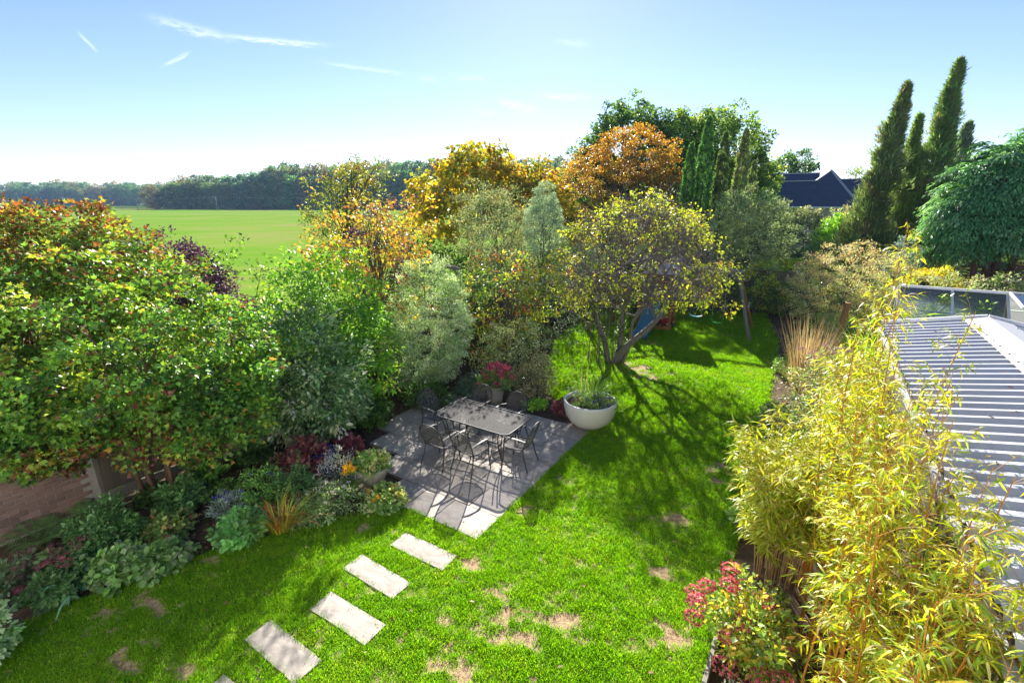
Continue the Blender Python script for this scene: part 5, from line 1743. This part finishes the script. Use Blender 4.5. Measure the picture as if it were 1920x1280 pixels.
strap_plant('grassy_tuft', 'yellow and red grassy tuft at the lawn edge', -6.55, 3.55, 150, .14, .62, .016, [(.28, .27, .03, 3), (.16, .2, .03, 2), (.30, .10, .03, 1.2)], 230, .9, .7)
strap_plant('brown_sedge', 'thin brown sedge drooping beside the yellow grassy tuft', -6.5, 3.85, 170, .16, .5, .007, [(.20, .13, .07, 2), (.26, .17, .08, 1)], 231, 1.1, .9)
def iris():
    rng = np.random.default_rng(232)
    root = thing('iris', 'flopping pale blue green iris leaves among the sedums', 'plant', G(-7.62, 1.38))
    for k in range(14):
        V, F, T = blades(rng, 1, .14, rng.uniform(.45, .75), .042, [(.11, .22, .16, 2), (.16, .27, .18, 1)], 1.1, .95)
        put('leaf', np_mesh('leaf', V, F, T), root, LEAF)


iris()


def fern(label, t, s, seed):
    rng = np.random.default_rng(seed)
    root = thing('fern', label, 'fern', G(t, s), 0, 'ferns at the foot of the brick wall')
    for k in range(13):
        a = k * 2.4 + rng.normal(0, .2)
        L = rng.uniform(.55, .8)
        P, D, N, LL = [], [], [], []
        for i in range(22):
            u = (i + 1) / 23
            q = np.array([cos(a) * L * u * .85, sin(a) * L * u * .85, L * (.95 * u - .75 * u * u)])
            for sg in (-1, 1):
                P.append(q)
                D.append((-sin(a) * sg + cos(a) * .35, cos(a) * sg + sin(a) * .35, -.1))
                N.append((cos(a) * -.2, sin(a) * -.2, 1))
                LL.append(.14 * math.sin(pi * min(1, u * .9 + .12)) + .01)
        LL = np.array(LL)
        V, F, T = leaf_geo(np.array(P), unit(np.array(D)), unit(np.array(N)), LL, LL * .15, pick(rng, [(.06, .12, .045, 1), (.09, .16, .06, 1)], len(P)) * LEAF_GAIN)
        put('frond', np_mesh('frond', V, F, T), root, LEAF)


fern('dark fern against the brick wall, left of the pair', -9.35, 1.42, 240)
fern('dark fern against the brick wall, right and taller of the pair', -9.4, 1.95, 241)

# ------------------------------------------------------------------ leaf litter on the soil and the far lawn
def litter():
    rng = np.random.default_rng(88)
    n = 2600
    t, s = rng.uniform(-9.3, -5.6, n), rng.uniform(.5, 9.5, n)
    k = ~in_poly(t, s, LAWN) & ~((t > -7.9) & (s > 5))
    t2, s2 = rng.normal(-4.6, 1.3, 420), rng.normal(15.6, 1.6, 420)
    t3, s3 = rng.uniform(-7.5, -1, 420), rng.uniform(9, 22, 420)
    t3, s3 = np.append(t3, rng.uniform(-6, -.5, 70)), np.append(s3, rng.uniform(1, 9, 70))
    t4, s4 = rng.uniform(-7, -3.9, 24), rng.uniform(5.2, 9, 24)
    t, s = np.concatenate([t[k], t2, t3, t4]), np.concatenate([s[k], s2, s3, s4])
    z = np.where(in_poly(t, s, LAWN), .045, .012)
    z[-24:] = .038
    tr_, sr_ = rng.uniform(1.45, 2.7, 46), rng.uniform(2, 13, 46)
    t, s = np.append(t, tr_), np.append(s, sr_)
    z = np.append(z, 2.30 + (tr_ - 1.54) * .1935 + .085)
    P = np.stack([AX * s + BX * t, AY * s + BY * t, z], 1)
    m = len(P)
    D = unit(np.stack([rng.normal(0, 1, m), rng.normal(0, 1, m), rng.normal(0, .15, m)], 1))
    N = unit(np.stack([rng.normal(0, .3, m), rng.normal(0, .3, m), np.ones(m)], 1))
    L = rng.uniform(.04, .09, m)
    V, F, T = leaf_geo(P, D, N, L, L * .55, pick(rng, [(.26, .15, .07, 3), (.34, .22, .10, 2), (.16, .09, .05, 3), (.36, .27, .14, 1)], m), .15)
    put('fallen_leaves', np_mesh('fallen_leaves', V, F, T), None, LEAF_MATT)['kind'] = 'stuff'


litter()
print('border plants', round(time.time() - T0, 1))

# ------------------------------------------------------------------ climbing frame, slide, swings
def play():
    # swing frame
    A_, B_ = Vector((8.58, 18.28, 2.42)), Vector((6.35, 19.45, 2.42))
    root = thing('swing_set', 'grey timber swing frame at the end of the lawn', 'swing frame', (0, 0, 0))
    MB().beam(A_ + (A_ - B_).normalized() * .12, B_, .10, .12).build('top_beam', TIMBER, root)
    MB().beam(Vector((8.75, 17.15, 0)), A_ + Vector((-.05, -.08, -.03)), .085).build('leg', TIMBER, root)
    MB().beam(Vector((9.75, 19.0, 0)), A_ + Vector((.05, .1, -.03)), .085).build('leg', ORANGE_WOOD, root)
    MB().beam(A_.lerp(B_, .14) + Vector((0, 0, -.03)), A_.lerp(Vector((8.75, 17.15, 0)), .16), .07, .10).build('knee_brace', TIMBER, root)
    MB().beam(Vector((8.80, 17.63, 1.15)), Vector((9.30, 18.6, 1.15)), .06, .08).build('brace', TIMBER, root)
    for f, h, mat, lab, dz in ((.30, .34, GREEN_PLASTIC, 'bright green swing seat hanging low on ropes', .02), (.62, .50, TEAL_PLASTIC, 'teal blue flat swing seat nearer the slide', 0)):
        c = A_.lerp(B_, f - .08)
        d = (B_ - A_).normalized()
        sw = thing('swing', lab, 'swing', (c.x, c.y, h), math.atan2(d.y, d.x))
        mb = MB()
        vs, fs = [], []
        for i in range(9):
            u = i / 8 * 2 - 1
            z = .05 * u * u if mat is TEAL_PLASTIC else .16 * max(0, abs(u) - .72) * 3
            for y, dz_ in ((-.09, 0), (.09, 0), (.09, .03), (-.09, .03)):
                vs.append((u * .23, y, z + dz_))
        for i in range(8):
            for k in range(4):
                fs.append((i * 4 + k, i * 4 + 4 + k, i * 4 + 4 + (k + 1) % 4, i * 4 + (k + 1) % 4))
        fs += [(0, 1, 2, 3), (35, 34, 33, 32)]
        mb.add(vs, fs).build('seat', mat, sw)
        for sx in (-1, 1):
            MB().tube([(sx * .225, 0, .05), (sx * .21, 0, .9 if mat is GREEN_PLASTIC else .1)], .011 if mat is GREEN_PLASTIC else .008, 5).build('rope_cover', mat, sw)
            MB().tube([(sx * .21, 0, .1), (sx * .18, 0, 2.32 - h)], .008, 5).build('rope', ROPE, sw)
    # tower with sand pit
    tw = thing('climbing_tower', 'stained timber climbing tower with sand pit behind the leaning trunk', 'climbing frame', (5.95, 19.45, 0), -.45)
    for x in (-.62, .62):
        for y in (-.6, .6):
            MB().box((x, y, 1.25), (.09, .09, 2.5)).build('post', ORANGE_WOOD, tw)
    for y in (-.46, -.23, 0, .23, .46):
        MB().box((0, y, 1.30), (1.3, .2, .03)).build('deck_board', ORANGE_WOOD, tw)
    for x0, y0, x1, y1 in ((-.66, -.66, .66, -.66), (.66, -.66, .66, .66), (-.66, .66, .66, .66), (-.66, -.66, -.66, .66)):
        MB().beam((x0, y0, .1), (x1, y1, .1), .04, .16).build('pit_board', ORANGE_WOOD, tw)
    for z in (1.55, 1.75, 1.95):
        MB().box((0, .65, z), (1.3, .02, .12)).build('rail', ORANGE_WOOD, tw)
    MB().add([(-.8, -.75, 2.25), (.8, -.75, 2.25), (.8, 0, 2.85), (-.8, 0, 2.85), (.8, .75, 2.25), (-.8, .75, 2.25)], [(0, 1, 2, 3), (3, 2, 4, 5)]).build('roof_sheet', plain('faded canvas', (.55, .45, .47), .9), tw)
    MB().box((.62, -.3, .82), (.1, .55, .7)).build('side_panel', RED_PLASTIC, tw)
    MB().box((0, 0, .03), (1.24, 1.24, .04)).build('sand', STRAW, tw)
    # overhead ladder to the left, with a climbing net
    lad = thing('monkey_bars', 'timber overhead ladder with rope net left of the climbing tower', 'climbing frame', (0, 0, 0))
    p0, p1 = Vector((5.5, 19.3, 2.2)), Vector((3.3, 18.7, 2.2))
    off = Vector((-.12, .55, 0))
    for s_ in (0, 1):
        MB().beam(p0 + off * s_, p1 + off * s_, .06, .09).build('side_beam', ORANGE_WOOD, lad)
        MB().beam(p1 + off * s_ + Vector((-.25, -.2 + .4 * s_, -2.2)), p1 + off * s_, .085).build('leg', ORANGE_WOOD, lad)
        MB().beam(p0.lerp(p1, .42) + off * s_ + Vector((-.2, -.35 + .7 * s_, -2.2)), p0.lerp(p1, .36) + off * s_, .085).build('leg', ORANGE_WOOD, lad)
    for i in range(9):
        q = p0.lerp(p1, (i + .5) / 9)
        MB().tube([q, q + off], .018, 6).build('rung', WHITE_METAL, lad)
    nb = MB()
    n0 = p0.lerp(p1, .62)
    for i in range(5):
        a = n0 + (p1 - p0).normalized() * .2 * i
        nb.tube([a, a + Vector((0, -.15, -2.1))], .009, 4)
    for j in range(6):
        a = n0 + Vector((0, -.15 * j / 6, -.3 - .33 * j))
        nb.tube([a, a + (p1 - p0).normalized() * .8 + Vector((0, 0, .05))], .009, 4)
    nb.build('rope_net', ROPE, lad)
    # slide
    sl = thing('slide', 'blue plastic slide coming down from the climbing tower', 'slide', (5.72, 18.75, 0), math.atan2(17.3 - 18.75, 4.72 - 5.72))
    L = 1.76
    path = spline([(-.12, 0, 1.36), (.1, 0, 1.33), (.5, 0, .98), (1.0, 0, .52), (1.4, 0, .22), (1.62, 0, .14), (L, 0, .13)], 4)
    prof = [(-.27, -.02), (-.27, .15), (-.235, .16), (-.21, .05), (-.15, 0), (.15, 0), (.21, .05), (.235, .16), (.27, .15), (.27, -.02)]
    vs, fs = [], []
    for i, p in enumerate(path):
        d = (path[min(i + 1, len(path) - 1)] - path[max(i - 1, 0)]).normalized()
        nrm = Vector((-d.z, 0, d.x))
        for (y, h) in prof:
            vs.append(p + nrm * h + Vector((0, y, 0)))
    m = len(prof)
    for i in range(len(path) - 1):
        for k in range(m - 1):
            fs.append((i * m + k, i * m + m + k, i * m + m + k + 1, i * m + k + 1))
        fs.append((i * m + m - 1, i * m + 2 * m - 1, i * m + m, i * m))
    fs += [tuple(range(m)), tuple(range(len(vs) - 1, len(vs) - m - 1, -1))]
    MB().add(vs, fs, True).build('chute', BLUE_PLASTIC, sl)
    MB().box((L - .12, 0, .055), (.1, .4, .11)).build('foot', BLUE_PLASTIC, sl)
    # ride-on toy in the pit
    ty = thing('ride_on_toy', 'red and cream ride on toy car parked under the tower deck', 'toy', (6.15, 19.0, .06), .5)
    MB().box((0, 0, .28), (.62, .36, .2), bev=.05).build('body', RED_PLASTIC, ty)
    MB().box((-.12, 0, .62), (.34, .34, .07), bev=.02).build('canopy', CREAM_PLASTIC, ty)
    for sx in (-1, 1):
        for sy in (-1, 1):
            MB().lathe([(.0001, -.04), (.10, -.04), (.11, -.02), (.11, .02), (.10, .04), (.0001, .04)], 14).build('wheel', STEEL, ty)
            w = ty.children[-1]
            w.location = (sx * .2, sy * .2, .11)
            w.rotation_euler = (pi / 2, 0, 0)
            MB().beam((sx * .14 - .12, sy * .14, .38), (sx * .14 - .12, sy * .14, .6), .03).build('canopy_post', CREAM_PLASTIC, ty)


play()

# ================================================================== RIGHT SIDE: bamboo, grasses, hydrangea
strap_plant('feather_grass', 'tan feathery ornamental grass clump at the right lawn edge', .15, 14.3, 330, .26, 1.15, .010, [(.22, .22, .06, 2), (.30, .24, .10, 2)], 250, .6, .6, 'grass clump')
fg = bpy.data.objects['feather_grass']
rng = np.random.default_rng(251)
blade_part('seed_heads', fg, rng, LEAF_MATT, 330, .30, 2.0, .014, [(.20, .145, .095, 3), (.15, .10, .065, 2), (.25, .19, .13, 1)], .32, .10, seg=7)
small_plant('joe_pye', 'tall shrubby plant with mauve flower heads between the tan grass and the bamboo', 'shrub', .72, 12.35, .95, 1.75, 170, 30, .10, .42, [(.09, .13, .05, 3), (.14, .15, .07, 2), (.14, .09, .08, 2), (.06, .10, .04, 2)], 252,
            heads=(ring(rg, 34, .85, 1.80, .1), .075, [(.40, .28, .34, 3), (.30, .2, .25, 2), (.5, .4, .42, 1)], 'flower_head', 46, .026))
small_plant('joe_pye', 'dark leaved shrubby plant behind the bamboo along the lawn edge', 'shrub', .55, 10.6, .85, 1.5, 140, 30, .10, .42, [(.07, .11, .045, 3), (.11, .14, .06, 2), (.12, .07, .06, 1)], 253)
small_plant('joe_pye', 'leafy shrub between the bamboo and the lawn, low and green', 'shrub', .25, 9.0, .6, 1.0, 100, 28, .10, .42, [(.08, .14, .045, 3), (.12, .17, .06, 2)], 254)
for i, (t, s_, r_, h_, lab) in enumerate(((-.25, 7.6, .34, .45, 'low leafy plant under the arching bamboo at the lawn edge'), (-.2, 8.6, .38, .6, 'green bushy plant at the right lawn edge just beyond the arching bamboo'),
                                         (-.25, 9.9, .42, .7, 'green bushy plant at the right lawn edge, middle of the strip'), (-.25, 11.3, .42, .75, 'bushy plant at the right lawn edge nearest the tan grass clump'),
                                         (-.2, 16.0, .5, .6, 'dark low plant at the right lawn edge beyond the tan grass'), (.1, 18.2, .7, .9, 'dark bushy plant right of the swing frame'), (.6, 20.5, .8, 1.1, 'dark bushy plant far right of the swing frame'),
                                         (.9, 15.4, .6, 1.0, 'leafy plant between the tan grass and the greenhouse'))):
    small_plant('border_plant', lab, 'plant', t, s_, r_, h_, 60, 26, .085, .5, [[(.08, .15, .04, 3), (.12, .19, .05, 2)], [(.06, .11, .04, 3), (.10, .13, .06, 2), (.15, .12, .08, 1)]][i % 2], 280 + i)
for i, (t, s_, lab) in enumerate(((2.45, 14.9, 'leafy plant inside the greenhouse behind the left panes'), (3.35, 14.95, 'leafy plant inside the greenhouse behind the middle panes'), (4.5, 15.0, 'leafy plant inside the greenhouse below the open vent'))):
    small_plant('greenhouse_plant', lab, 'plant', t, s_, .62, 2.75, 130, 26, .12, .5, [(.13, .22, .05, 3), (.2, .28, .08, 2), (.3, .3, .16, 1)], 292 + i)
strap_plant('striped_grass', 'upright lime grass clump left of the greenhouse', 1.55, 16.2, 260, .3, 1.9, .02, P_LIME, 255, .5, .5, 'grass clump')
MB_ = MB()
MB_.beam((0, 0, -.1), (.16, 0, 2.1), .11, .11)
tag(MB_.build('timber_post', ORANGE_WOOD), 'stained timber post leaning right beyond the tan grass', 'post').location = G(.75, 17.0)
# timber edging and boards round the hydrangea bed
eb = thing('timber_edging', 'pale timber edging along the lawn at the bottom right', 'edging', G(-.36, 4.0, 0), ROT)
for i in range(3):
    MB().box((.0, -1.2 + i * 1.02, .07), (.05, 1.0, .18), bev=.006).build('board', TIMBER, eb)
MB().beam((-.0, 1.36, .07), (.55, 2.1, .12), .05, .2).build('board', TIMBER, eb)


def hydrangea():
    rng = np.random.default_rng(260)
    root = thing('hydrangea', 'hydrangea with round dark pink flower heads at the bottom right lawn edge', 'shrub', G(-.02, 5.05))
    C, O = dome_points(rng, 120, (0, 0, .42), (.5, .62, .48), .35, .05)
    leaves_part('foliage', [spray(rng, C, O, 22, .14, .072, .55, [(.13, .19, .03, 3), (.07, .12, .03, 2), (.30, .20, .03, 1), (.28, .28, .04, 1)], up=.8)], LEAF, root)
    st = MB()
    for c in C[rng.permutation(len(C))[:26]]:
        limb(st, (rng.normal(0, .08), rng.normal(0, .08), -.03), Vector(c), .009, .004, rng, .05, 5, 5)
    st.build('stems', BARK_RED, root)
    hp = [(-.42, .30, .72), (-.60, .12, .66), (-.66, .02, .55), (-.22, .20, .82), (-.10, .36, .80), (-.36, -.18, .50), (-.18, -.1, .60), (-.44, -.36, .32), (-.15, -.52, .34), (.02, -.6, .40), (.2, -.3, .5), (-.05, .5, .75), (.12, .1, .7), (-.3, -.55, .22), (.14, -.75, .3), (-.5, .42, .5)]
    flower_heads(root, rng, hp, .112, [(.55, .10, .17, 3), (.62, .22, .24, 3), (.42, .07, .13, 2), (.6, .36, .2, 1)], 'flower_head', 120, .036)


hydrangea()
small_plant('daisy_bush', 'low grey green plant inside the timber edging at the bottom right', 'plant', .0, 4.05, .36, .38, 60, 24, .06, .4, [(.14, .19, .11, 3), (.20, .25, .16, 2)], 262, heads=(ring(rg, 7, .3, .4), .05, [(.45, .46, .34, 1)], 'flower_head', 30, .022))


def bamboo(label, t, s, n, rad, hmin, hmax, lean, seed, nsing, leaf_L=.16, per_node=7, arch=.0, low=.25, group=None, pal=None, caner=.011, tall=(), cane_mat=None):
    rng = np.random.default_rng(seed)
    root = thing('bamboo', label, 'bamboo', G(t, s), ROT, group)
    P, D, N, L = [], [], [], []
    tb = MB()
    for i in range(n + len(tall)):
        a, q = rng.uniform(0, 6.28), math.sqrt(rng.random())
        b = Vector((cos(a) * rad[0] * q, sin(a) * rad[1] * q, -.03))
        H_ = rng.uniform(hmin, hmax)
        if i >= n:
            b, H_ = Vector((tall[i - n][0], tall[i - n][1], -.03)), tall[i - n][2]
        out = Vector((cos(a), sin(a), 0)) * arch * H_ * rng.uniform(.4, 1.2) * (.4 + q) + Vector((lean[0], lean[1], 0)) * H_ + Vector(rng.normal(0, .05 * H_, 3))
        out.z = 0
        pts = [b + out * (k / 12) ** 1.7 + Vector((0, 0, H_ * (k / 12) - (arch * H_ * .25) * (k / 12) ** 3)) for k in range(13)]
        r = caner * rng.uniform(.7, 1.25)
        cane = MB().tube(pts, [r * (1 - .75 * (k / 12) ** 1.5) for k in range(13)], 6, cap=False).build('cane', cane_mat or CANE, root)
        nn = int(H_ / .17)
        for k in range(nn):
            u = low + (1 - low) * (k + rng.random()) / nn
            if u > .995:
                continue
            j = u * 12
            p = pts[int(j)].lerp(pts[min(int(j) + 1, 12)], j - int(j))
            for w in range(2):
                az_ = rng.uniform(0, 6.28)
                bl = rng.uniform(.10, .40) * (1.15 - u * .5)
                e = p + Vector((cos(az_) * bl, sin(az_) * bl, bl * rng.uniform(.4, 1.3)))
                tb.tube([p, p.lerp(e, .5) + Vector((0, 0, .03)), e], [.0028, .002, .0012], 3, cap=False)
                m = per_node
                for x in range(m):
                    f = rng.uniform(.25, 1.0)
                    P.append(p.lerp(e, f))
                    d = Vector((cos(az_ + rng.normal(0, .8)), sin(az_ + rng.normal(0, .8)), rng.normal(-.15, .45)))
                    D.append(d)
                    L.append(leaf_L * rng.uniform(.55, 1.3))
                    N.append((rng.normal(0, .5), rng.normal(0, .5), 1))
    P, D, N, L = np.array(P), unit(np.array(D)), unit(np.array(N)), np.array(L)
    C = pick(rng, pal or [(.46, .43, .025, 4), (.55, .48, .035, 3), (.28, .37, .03, 4), (.15, .26, .03, 3), (.55, .55, .28, 1.3)], len(P)) * 1.4 * (1 + .2 * rng.normal(0, 1, (len(P), 1))).clip(.5, 1.5)
    tb.build('twigs', CANE, root)
    inv = root.matrix_basis.inverted()
    Mw = Matrix.LocRotScale(root.location, root.rotation_euler, None)
    eye = Mw.inverted() @ Vector((0, 0, 5))
    w = np.array(root.location)
    leaves_part('leaves', [(P, D, N, L, L * .14, np.clip(C, 0, .8), 'long', .25, .12)], BAMBOO_LEAF, root, stuff=True, singles=nsing, eye=tuple(np.array(eye) + w))
    return root


GB = 'golden bamboo clumps beside the ribbed roof'
bamboo('golden bamboo clump at the lower right corner, the nearest to the house', 1.12, 3.4, 25, (.42, .75), 2.1, 3.05, (.02, .0), 269, 300, .105, 10, group=GB)
bamboo('tall golden bamboo clump with orange canes, second from the lower right corner', .85, 4.8, 27, (.45, .8), 2.5, 3.45, (.02, .0), 270, 300, .105, 10, group=GB)
bamboo('tall golden bamboo clump with orange canes, middle one in front of the ribbed roof', .72, 6.4, 29, (.48, .9), 2.5, 3.4, (.0, .0), 271, 250, .105, 10, group=GB, tall=[(.2, .1, 4.1), (-.25, -.4, 3.8), (.45, .5, 3.9)])
bamboo('tallest golden bamboo clump, its single top canes rising above the greenhouse', .72, 8.0, 18, (.42, .8), 2.2, 3.0, (.0, .02), 272, 150, .105, 9, group=GB, tall=[(.05, -.3, 4.75), (.0, -.2, 4.5), (-.2, .25, 3.9), (.35, .0, 3.7)])
bamboo('lower arching bamboo clump with drooping pale leaves beside the pink hydrangea', .12, 6.55, 54, (.26, .34), 1.7, 2.3, (-.02, 0), 273, 250, .14, 11, arch=.22, low=.3, caner=.006, cane_mat=STRAW, pal=[(.34, .38, .03, 3), (.44, .44, .08, 3), (.22, .31, .03, 2), (.52, .5, .22, 1)])

# ================================================================== AIR
hm = bpy.data.materials.new('haze')
hm.use_nodes = True
for n in list(hm.node_tree.nodes):
    hm.node_tree.nodes.remove(n)
hg = Graph(hm.node_tree)
pv = hg.node('ShaderNodeVolumePrincipled', {'Color': (.42, .66, 1.0, 1), 'Density': .00026, 'Anisotropy': 0.0})
ho = hg.node('ShaderNodeOutputMaterial')
hm.node_tree.links.new(pv.outputs[0], ho.inputs['Volume'])
hz = MB().box((0, 900, 14.5), (3010, 2010, 31.4)).build('haze', hm)
hz['kind'] = 'stuff'
print('done', round(time.time() - T0, 1))
